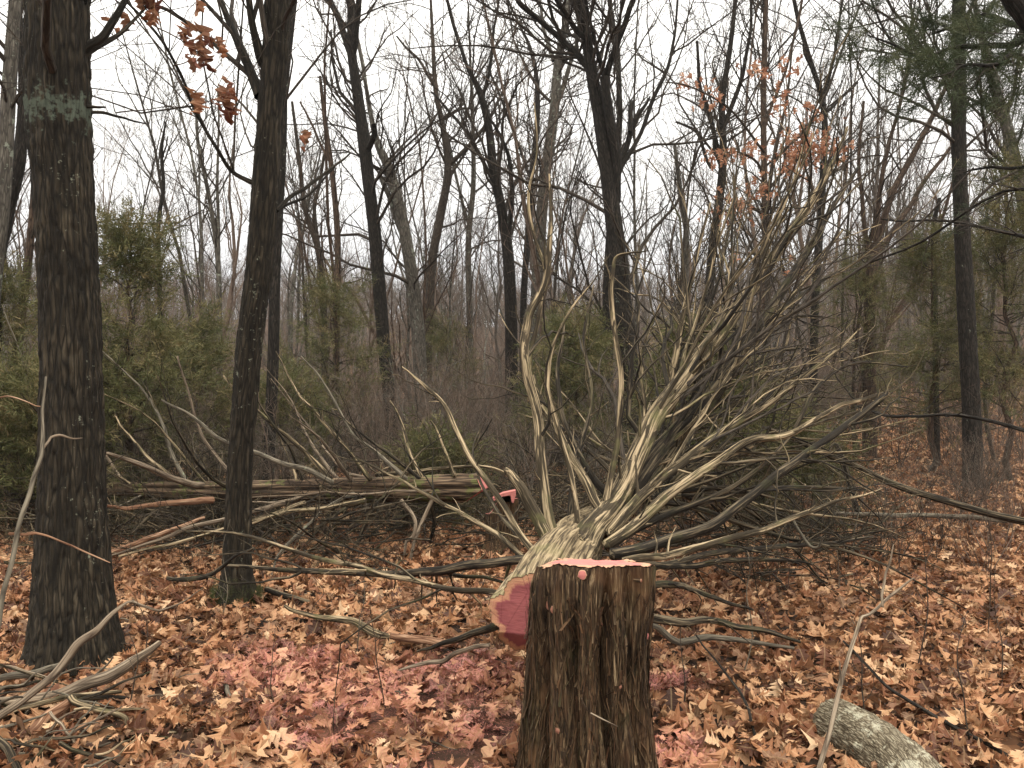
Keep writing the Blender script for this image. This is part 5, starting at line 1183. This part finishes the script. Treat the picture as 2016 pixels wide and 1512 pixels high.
# low tangle of dead cedar brush lying under and behind the fallen crowns
def brush_mesh(seed, mat):
    global rs
    rs = np.random.RandomState(seed); pts = []
    for k in range(9):
        az = rs.rand() * 6.28; d = np.array([math.cos(az), math.sin(az), rs.uniform(-.1, .4)]); p = [np.array([rs.randn() * .3, rs.randn() * .3, rs.rand() * .35])]
        L = rs.uniform(.6, 1.3)
        for q in range(7): d = d + rs.randn(3) * .16; d /= np.linalg.norm(d); nx = p[-1] + d * L / 7; nx[2] = max(nx[2], 0.0); p.append(nx)
        pts.append(p)
    TP = np.array(pts); TR = np.linspace(1, .25, 8)[None] * rs.uniform(.006, .015, (9, 1))
    b_, br = grow(TP, TR, count=6, tmin=.15, ang=(25, 60), lf=(.3, .55), n=6, wig=.2, up=.1, rmin=.0024)
    c, cr_ = grow(b_, br, count=4, tmin=.15, ang=(25, 65), lf=(.35, .7), n=4, wig=.2, up=.05, rmin=.0018)
    bag = Bag(); bag.add(TP, TR, 6); bag.add(b_, br, 4); bag.add(c, cr_, 3); me = bag.mesh('brush'); me.materials.append(M[mat]); return me
brcoll = proto_collection('brush', [brush_mesh(950 + k, ['deaddark', 'dead', 'deaddark', 'twig'][k]) for k in range(4)])
bp = [shrubs(70, 6.4, 9.5, -0.60, -0.02, .7, 1.1), shrubs(26, 5.2, 8.6, 0.10, 0.38, .5, .9), shrubs(24, 7.5, 10, -0.05, 0.2, .7, 1.1)]
bp = [np.concatenate([f[k] for f in bp]) for k in range(4)]
scatter('dead_brush', brcoll, bp[0], bp[1], bp[2], bp[3] % 4)

# ------------------------------------------------------------------ evergreens
def spray_mesh(seed, mat, L=0.30, n=46, w=0.006, nl=0.05, droop=0.0):
    r = np.random.RandomState(seed); V = []; T_ = []
    for k in range(n):
        u = r.rand(); c = np.array([u * L, 0, -droop * u * u]) + r.randn(3) * np.array([.01, .02 + .02 * (1 - u), .012])
        az = r.uniform(-1.1, 1.1); el = r.randn() * .5; d = np.array([math.cos(az) * math.cos(el), math.sin(az) * math.cos(el), math.sin(el)])
        l = nl * r.uniform(.6, 1.5); s_ = np.cross(d, r.randn(3)); s_ /= np.linalg.norm(s_) + 1e-6; s_ *= w * r.uniform(.6, 1.3)
        b0 = len(V); V += [c - s_, c + s_, c + d * l]; T_.append((b0, b0 + 1, b0 + 2))
        c2_ = c + d * l * .55; d2 = d + r.randn(3) * .5; d2 /= np.linalg.norm(d2); b0 = len(V); V += [c2_ - s_ * .8, c2_ + s_ * .8, c2_ + d2 * l * .7]; T_.append((b0, b0 + 1, b0 + 2))
    me = mesh_from('spray', np.array(V), tris=np.array(T_), smooth=False); me.materials.append(M[mat]); return me
cedcoll = proto_collection('cedar sprays', [spray_mesh(60 + k, 'cedargreen', L=.36, n=34, w=.0042, nl=.055) for k in range(5)])
pinecoll = proto_collection('pine sprays', [spray_mesh(70 + k, 'pinegreen', L=.32, n=60, w=.0032, nl=.085) for k in range(5)])

def evergreen(label, px, d, base_py, top_py, width, seed, coll='cedar', n_limb=70, per=10, sparse=0.0, skirt=0.08, sprsc=(0.7, 1.25), cat='tree', name='cedar_tree', lean=0.0, trunk_r=0.05):
    global rs
    rs = np.random.RandomState(seed); r = rs
    p = W(px, 756, d); gz = float(ground_z(p[0], p[1])); Ht = CAMZ - (top_py - 756) / F * d - gz; Wd = width / 2 / F * d
    t = thing(name, label, cat, (p[0], p[1], gz))
    n = 12; zz = np.linspace(-.1, Ht, n); tp = np.stack([lean * zz / Ht + .04 * r.randn(n), .04 * r.randn(n), zz], -1); tr = np.linspace(trunk_r, .006, n)
    b = Bag(); b.add(tp[None], tr[None], 8); link('trunk', b.mesh('trunk'), M['brown'], t)
    LP = []; LR = []
    for k in range(int(n_limb * .72)):
        u = skirt + (0.98 - skirt) * r.rand() ** 0.9; z0 = u * Ht; c = np.array([np.interp(z0, zz, tp[:, 0]), np.interp(z0, zz, tp[:, 1]), z0])
        az = r.rand() * 6.283; L = Wd * (1 - u) ** 0.6 * r.uniform(.35, 1.35) + .12; el = r.uniform(-.1, .8)
        dd = np.array([math.cos(az) * math.cos(el), math.sin(az) * math.cos(el), math.sin(el)]); q = [c]
        for i_ in range(6): dd = dd + r.randn(3) * .13; dd /= np.linalg.norm(dd); q.append(q[-1] + dd * L / 6)
        LP.append(q); LR.append(np.linspace(.012, .003, 7) * (1.1 - .6 * u))
    LP = np.array(LP); LR = np.array(LR)
    a, ar = grow(LP, LR, count=5, tmin=.2, ang=(25, 60), lf=(.3, .6), n=5, wig=.18, up=.15, rmin=.002)
    b = Bag(); b.add(LP, LR, 5); b.add(a, ar, 3); link('branches', b.mesh('branches'), M['twig'], t, 'stuff')
    cp, cr_, cs = [], [], []
    src = [(LP, max(2, per // 3)), (a, max(1, int(per * .45)))]
    for S_, m in src:
        N, q, _ = S_.shape
        uu = .25 + .75 * r.rand(N, m); kk = np.minimum((uu * (q - 1)).astype(int), q - 2); ff = (uu * (q - 1) - kk)[..., None]; ix = np.arange(N)[:, None]
        pos = S_[ix, kk] * (1 - ff) + S_[ix, kk + 1] * ff; dr = S_[ix, kk + 1] - S_[ix, kk]; dr /= np.linalg.norm(dr, axis=2, keepdims=True) + 1e-9
        dr = dr + r.randn(*dr.shape) * .45; pos = pos.reshape(-1, 3); dr = dr.reshape(-1, 3)
        cp.append(pos); cr_.append(np.stack([r.rand(len(dr)) * 6.28, -np.arctan2(dr[:, 2], np.hypot(dr[:, 0], dr[:, 1])), np.arctan2(dr[:, 1], dr[:, 0])], -1)); cs.append(r.uniform(*sprsc, len(dr)))
    cp = np.concatenate(cp); cr_ = np.concatenate(cr_); cs = np.concatenate(cs); kp = r.rand(len(cp)) > sparse
    scatter('crown', cedcoll if coll == 'cedar' else pinecoll, cp[kp], cr_[kp], cs[kp], r.randint(0, 5, kp.sum()), parent=t, kind='stuff')
    return t
EV = [
 ('broad olive cedar filling the gap right of the thick oak', 255, 8.6, 0, 470, 330, dict(n_limb=120, sparse=.35)),
 ('low spreading cedar bush behind the thick oak at knee height', 60, 7.6, 0, 760, 300, dict(n_limb=70, sparse=.25)),
 ('young cedar behind the brush left of the second trunk', 385, 10.5, 0, 640, 240, dict(n_limb=70, sparse=.45)),
 ('pointed cedar by the picture edge past the thick oak', -20, 9.0, 0, 560, 240, dict(n_limb=60, sparse=.4)),
 ('thin see-through evergreen between the second trunk and the forked black tree', 655, 13.5, 0, 560, 260, dict(n_limb=80, sparse=.45)),
 ('small evergreen low beside the black lichen-flecked trunk', 560, 11.0, 0, 760, 150, dict(n_limb=50, sparse=.3)),
 ('faint evergreen between the forked black tree and broken-topped tree', 880, 19.0, 0, 640, 220, dict(n_limb=70, sparse=.5)),
 ('dark cedar hidden behind the vertical limbs of the fallen cedar', 1130, 11.5, 0, 640, 250, dict(n_limb=90, sparse=.2)),
 ('dense dark cedar behind the thick fallen limbs', 1390, 9.0, 0, 680, 300, dict(n_limb=130, sparse=.1)),
 ('low dark cedar beside the dense one, under the fallen limbs', 1540, 8.2, 0, 860, 240, dict(n_limb=70, sparse=.3)),
 ('soft green evergreen below the stem clump', 1690, 15.0, 0, 490, 260, dict(n_limb=80, sparse=.55)),
 ('airy evergreen with bare lower trunk beside the bare dark trunk', 1835, 12.5, 0, 470, 220, dict(n_limb=80, sparse=.4, skirt=.25)),
 ('tall shaggy evergreen behind the bare dark trunk at the picture edge', 1985, 11.5, 0, 330, 330, dict(n_limb=110, sparse=.45, skirt=.18)),
 ('small evergreen sprig at ground level by the second felled log', 850, 8.2, 0, 890, 120, dict(n_limb=30, sparse=.3)),
]
for k, (lab, px, d, _, tpy, wd, kw) in enumerate(EV): evergreen(lab, px, d, _, tpy, wd, 1000 + k, **kw)

# pine standing just outside the frame whose boughs reach in at the top
rs = np.random.RandomState(2020)
pt = W(2260, 756, 6.6); gz = float(ground_z(pt[0], pt[1]))
pine = thing('pine_tree', 'tree whose dark needled boughs hang in behind the top of the bare dark trunk', 'tree', (pt[0], pt[1], gz))
op = np.array([pt[0], pt[1], gz])
tp = np.stack([np.linspace(0, -0.9, 10), np.zeros(10), np.linspace(-.1, 9, 10)], -1); b = Bag(); b.add(tp[None], np.linspace(.15, .05, 10)[None], 12); link('trunk', b.mesh('trunk'), M['dark'], pine)
BG = [([(2140, 150, 44), (2060, 70, 42), (2010, 20, 40), (1960, -30, 34), (1900, -90, 24)], 6.4, 6.2), ([(2200, 60, 18), (2060, 62, 16), (1990, 82, 13), (1900, 96, 9), (1800, 104, 6), (1715, 78, 3)], 6.4, 6.8), ([(2200, 10, 16), (2050, 40, 14), (1940, 40, 9), (1840, 60, 5)], 6.6, 7.6),
      ([(2220, 140, 14), (2080, 130, 12), (1980, 118, 9), (1900, 130, 6), (1840, 150, 3)], 6.6, 6.1), ([(2240, 260, 14), (2140, 250, 10), (2080, 235, 8), (2040, 225, 4)], 6.6, 7.3), ([(2240, 360, 12), (2090, 330, 9), (1960, 330, 6), (1900, 345, 3)], 6.6, 7.5),
      ([(2240, 430, 12), (2100, 410, 9), (1990, 370, 6), (1800, 480, 5), (1700, 520, 3)], 6.9, 9.0), ([(2240, 500, 12), (2060, 470, 9), (1900, 440, 6), (1740, 425, 3)], 6.9, 9.5)]
bl = []
for pts, d0, d1 in BG:
    P_, R_ = trace(pts, d0, d1, kink=.08); b = Bag(); b.add((P_ - op)[None], R_[None], 9); link('bough', b.mesh('bough'), M['dark'], pine); bl.append(resample(P_, R_, 12))
TP = np.stack([m[0] for m in bl[1:]]); TR = np.stack([m[1] for m in bl[1:]])
a, ar = grow(TP, TR, count=22, tmin=.12, tmax=1, ang=(25, 60), lf=(.15, .32), lmax=.8, n=6, wig=.12, up=-.05, rmin=.002, flat=.6)
a2, ar2 = grow(a, ar, count=4, tmin=.15, ang=(25, 55), lf=(.3, .6), n=4, wig=.12, up=-.05, rmin=.0015, flat=.6)
b = Bag(); b.add(a - op, ar, 4); b.add(a2 - op, ar2, 3); link('twigs', b.mesh('twigs'), M['twig'], pine, 'stuff')
cp, cr_ = [], []
for S_, m, lo in ((a[:22 * 4], 4, .3), (a2[:88 * 4], 2, .1), (a[22 * 4:], 1, .5)):
    N, q, _ = S_.shape; uu = lo + (1 - lo) * rs.rand(N, m); kk = np.minimum((uu * (q - 1)).astype(int), q - 2); ff = (uu * (q - 1) - kk)[..., None]; ix = np.arange(N)[:, None]
    pos = (S_[ix, kk] * (1 - ff) + S_[ix, kk + 1] * ff).reshape(-1, 3); dr = (S_[ix, kk + 1] - S_[ix, kk]).reshape(-1, 3); dr /= np.linalg.norm(dr, axis=1, keepdims=True) + 1e-9; dr += rs.randn(*dr.shape) * .35
    cp.append(pos - op); cr_.append(np.stack([rs.rand(len(dr)) * 6.28, -np.arctan2(dr[:, 2], np.hypot(dr[:, 0], dr[:, 1])), np.arctan2(dr[:, 1], dr[:, 0])], -1))
cp = np.concatenate(cp); cr_ = np.concatenate(cr_); kp = rs.rand(len(cp)) > .58; cp = cp[kp]; cr_ = cr_[kp]
scatter('needles', pinecoll, cp, cr_, rs.uniform(.5, .9, len(cp)), rs.randint(0, 5, len(cp)), parent=pine, kind='stuff')

# ------------------------------------------------------------------ brown leaves still hanging
HL = [oak_leaf(i + 40, lobes=3 + i % 2, curl=0.75 + 0.2 * (i % 3), mat=M['redleaf']) for i in range(5)]
OL = [oak_leaf(i + 50, lobes=3, curl=0.9, mat=M['orangeleaf']) for i in range(4)]
r6 = np.random.RandomState(6)
def hang(parent, me, P_, size, org_, name='leaf'):
    o = bpy.data.objects.new(name, me); col.objects.link(o); o.parent = parent; o.location = P_ - org_
    o.rotation_euler = (r6.uniform(-1.2, 1.2), r6.uniform(.6, 1.9), r6.rand() * 6.28); o.scale = (size,) * 3; return o
ot2 = np.array(T2.location)
rs = np.random.RandomState(64)
b = Bag()
for pts in ([(300, 48, 3), (340, 70, 3), (372, 90, 2), (400, 110, 2)], [(340, 130, 3), (372, 120, 2), (410, 85, 2)], [(378, 215, 3), (430, 195, 2), (462, 190, 1.5)], [(262, -20, 3), (280, 20, 2), (305, 40, 2)], [(300, 30, 2), (375, 10, 1.5), (400, 0, 1)], [(590, 375, 2), (600, 300, 2), (598, 265, 1)], [(372, 205, 2), (300, 215, 2), (230, 222, 3)]):
    P_, R_ = trace(pts, 4.6, 4.5, kink=.02); b.add((P_ - ot2)[None], R_[None], 5)
link('leafy_twigs', b.mesh('leafy_twigs'), M['brown'], T2)
for px, py in [(280, 8), (292, 0), (300, 14), (288, 30), (303, 34), (256, 44), (392, 12), (372, 60), (362, 72), (378, 54), (402, 70), (398, 84), (416, 80), (384, 92), (378, 98), (432, 86), (434, 96), (398, 112), (386, 122), (404, 120), (416, 122), (380, 188), (388, 200), (384, 212), (428, 187), (460, 182), (458, 172), (440, 206), (448, 214), (434, 208), (452, 222), (228, 38), (600, 268), (594, 274)]:
    hang(T2, HL[r6.randint(5)], W(px + r6.randn() * 2, py + r6.randn() * 2, 4.5 + r6.randn() * .06), r6.uniform(.075, .125), ot2)
# leafy young oak behind the fallen limbs
rs = np.random.RandomState(65)
yo, main = make_tree('oak_sapling', 'young oak still holding sprays of orange-brown leaves above the fallen limbs', 'tree', 9.5,
    [(1500, 1000, 16), (1508, 800, 15), (1512, 600, 13), (1508, 450, 11), (1520, 330, 9), (1548, 200, 6), (1560, 90, 4)],
    [([(1510, 430, 7), (1470, 400, 6), (1430, 415, 4), (1405, 430, 3)], 9.5), ([(1514, 380, 8), (1490, 320, 6), (1450, 300, 5), (1405, 305, 3)], 9.3), ([(1516, 370, 7), (1560, 320, 6), (1610, 300, 5), (1680, 290, 3)], 9.8), ([(1524, 320, 6), (1570, 270, 5), (1610, 220, 3)], 9.3), ([(1505, 300, 6), (1440, 215, 5), (1370, 175, 4), (1310, 160, 3)], 9.0), ([(1530, 290, 5), (1505, 200, 4), (1490, 130, 3)], 9.7)],
    'twig', ext=False, seed=65, dens=(3, 4, 4), limbext=False, top=3)
oy = np.array(yo.location); cpts = []
for (cx, cy, sx, sy, n) in [(1440, 418, 30, 18, 46), (1420, 310, 28, 14, 34), (1480, 300, 30, 12, 22), (1580, 285, 45, 28, 110), (1620, 300, 30, 20, 40), (1660, 292, 22, 14, 16), (1560, 330, 30, 16, 26), (1540, 190, 14, 30, 18), (1555, 125, 16, 18, 10), (1490, 140, 20, 14, 14), (1370, 165, 30, 12, 14), (1400, 200, 24, 16, 12), (1590, 215, 16, 14, 12), (1450, 500, 14, 12, 6), (1560, 530, 12, 20, 8), (1500, 375, 24, 18, 12), (1455, 385, 26, 14, 18)]:
    for _ in range(n): cpts.append(W(cx + r6.randn() * sx * .75, cy + r6.randn() * sy * .75, 9.4 + r6.randn() * .25) - oy)
cpts = np.array(cpts)
for p_ in cpts[:280]: hang(yo, OL[r6.randint(4)], p_, r6.uniform(.05, .085), np.zeros(3))
if len(cpts) > 280:
    m = len(cpts) - 280; oc = proto_collection('orange leaves', OL)
    scatter('foliage', oc, cpts[280:], np.stack([r6.uniform(-1.2, 1.2, m), r6.uniform(.6, 1.9, m), r6.rand(m) * 6.28], -1), r6.uniform(.06, .105, m), r6.randint(0, 4, m), parent=yo, kind='stuff')

# thin upright saplings and stems standing in the leaves
SP = [(1800, 1330, 1000, 4.2, 'dark', 'thin dark many-twigged sapling standing in the leaves below the bare dark trunk'), (1740, 1200, 960, 5.0, 'twig', None), (1848, 1120, 1030, 6.0, 'stick', 'short pale bare shoot standing left of the bare dark trunk foot'),
      (1945, 1260, 900, 4.6, 'brown', None), (1975, 1350, 1120, 3.9, 'brown', None), (1915, 1480, 1200, 3.3, 'dark', None), (1460, 1340, 1060, 3.9, 'greystick', 'pale slender shoot rising through the low fallen limbs right of the stump'),
      (1550, 1180, 1020, 5.2, 'twig', None), (1650, 1180, 1040, 5.2, 'stick', None), (1870, 980, 700, 8.5, 'twig', None), (1780, 960, 720, 9.5, 'brown', None), (1735, 950, 640, 10.0, 'brown', None), (1960, 1010, 640, 9.0, 'twig', None),
      (455, 1130, 940, 4.9, 'greystick', 'fine pale shoot crossing in front of the second trunk'), (520, 1150, 1000, 5.2, 'twig', None), (545, 1420, 1240, 3.6, 'brown', None), (290, 1330, 1180, 3.9, 'brown', None), (250, 1400, 1240, 3.6, 'dark', None),
      (700, 1300, 1120, 4.2, 'greystick', None), (760, 1400, 1140, 3.7, 'brown', None), (935, 1180, 1000, 4.6, 'twig', None), (1340, 1420, 1180, 3.5, 'dark', None), (1700, 1450, 1200, 3.4, 'dark', None), (640, 1250, 1120, 4.6, 'brown', None), (430, 1230, 1020, 4.7, 'greystick', None)]
SPZ = lambda px: 'between the two near oaks' if px < 440 else ('between the second trunk and the stump' if px < 1000 else ('right of the stump' if px < 1700 else 'on the open ground round the bare dark trunk'))
for k, (px, by, ty, d, mt, lab) in enumerate(SP):
    gd = min(CAMZ * F / max(60, by - 756), 16)
    mx_ = px + r6.randn() * 14; ln = (by - ty)
    zq = SPZ(px) + (', taller' if ln > 240 else (', shorter' if ln < 190 else ''))
    lab = lab or 'slight bare %s shoot %s' % ({'dark': 'twiggy', 'brown': 'brown', 'twig': 'grey-brown', 'greystick': 'pale grey', 'stick': 'tan'}[mt], zq)
    w0 = 2.7 * 4 / gd
    mt = {'dark': 'twig', 'twig': 'brown'}.get(mt, mt)
    stick('shoot', lab, 'sapling', [(px, by + 6, w0), (mx_, by - ln * .33, w0 * .85), (mx_ + r6.randn() * 12, by - ln * .66, w0 * .6), (mx_ + r6.randn() * 16, ty, w0 * .3)], gd, gd, mt, 'thin shoots standing in the leaves', sides=6, twigs=True, seed=300 + k, n=20, kink=.02, twd=(9, 7, 4) if mt == 'dark' else (6, 6, 4))

# moss at the foot of the second trunk
r5 = np.random.RandomState(15)
mosscoll = proto_collection('moss tufts', [spray_mesh(80 + k, 'moss', L=.03, n=24, w=.002, nl=.02) for k in range(3)])
mp_ = []; mr_ = []
for k in range(230):
    az = r5.rand() * 6.28; h = abs(r5.randn()) * .05; rad = .118 + .035 * max(0, 1 - h / .12); mp_.append((rad * math.cos(az), rad * math.sin(az), h + .02)); mr_.append((r5.rand() * 6, -.8 + r5.randn() * .4, az))
scatter('moss', mosscoll, np.array(mp_) , np.array(mr_), r5.uniform(.3, .7, 230), r5.randint(0, 3, 230), parent=T2, kind='stuff')

# ------------------------------------------------------------------ grains and chips of red sawdust thrown over the leaves
def chipmat():
    m, nt, b = nodes('cedar sawdust'); oi = N_(nt, 'ShaderNodeObjectInfo')
    nt.links.new(ramp(nt, oi.outputs['Random'], [(0, (0.40, 0.12, 0.11)), (0.6, (0.60, 0.25, 0.21)), (1, (0.70, 0.42, 0.32))]), b.inputs['Base Color']); return m
cm_ = chipmat(); chips = []
for k in range(3):
    r_ = np.random.RandomState(k); v_ = r_.rand(5, 3) * np.array([1, .6, .25]) - .5 * np.array([1, .6, .25])
    me = mesh_from('chip', v_, tris=[(0, 1, 2), (0, 2, 3), (1, 3, 4), (0, 3, 4), (2, 3, 4)], smooth=False); me.materials.append(cm_); chips.append(me)
rc = np.random.RandomState(99); pc = []
for (x_, y_, r_) in SAW + [(0.0, 2.4, .45), (-.2, 2.3, .4)]:
    n_ = int(7000 * r_ * r_) + 300; rad_ = r_ * .62 * np.abs(rc.randn(n_)) ** .8; az_ = rc.rand(n_) * 6.28
    xx_ = x_ + rad_ * np.cos(az_); yy_ = y_ + rad_ * np.sin(az_)
    f_ = vnoise(xx_ * 6, yy_ * 6, 0 * xx_) > .42; pc.append(np.stack([xx_, yy_, ground_z(xx_, yy_) + .02 + .05 * rc.rand(n_)], -1)[f_])
pc = np.concatenate(pc); n_ = len(pc)
scatter('sawdust', proto_collection('chips', chips), pc, rc.rand(n_, 3) * 6.28, .004 + .009 * rc.rand(n_) ** 3, rc.randint(0, 3, n_))

# ------------------------------------------------------------------ damp winter air
hv_ = np.array([[x, y, z] for x in (-185, 185) for y in (-25, 345) for z in (-6, 46)], float)
hq = [(0, 1, 3, 2), (4, 6, 7, 5), (0, 4, 5, 1), (2, 3, 7, 6), (0, 2, 6, 4), (1, 5, 7, 3)]
hm = bpy.data.materials.new('damp air'); hm.use_nodes = True; hn = hm.node_tree; hn.nodes.clear()
ho = hn.nodes.new('ShaderNodeOutputMaterial'); pv = hn.nodes.new('ShaderNodeVolumePrincipled')
pv.inputs['Color'].default_value = (0.90, 0.90, 0.92, 1); pv.inputs['Density'].default_value = 0.0005; pv.inputs['Anisotropy'].default_value = 0.2
hn.links.new(pv.outputs[0], ho.inputs['Volume'])
link('haze', mesh_from('haze', hv_, hq, smooth=False), hm, kind='stuff')
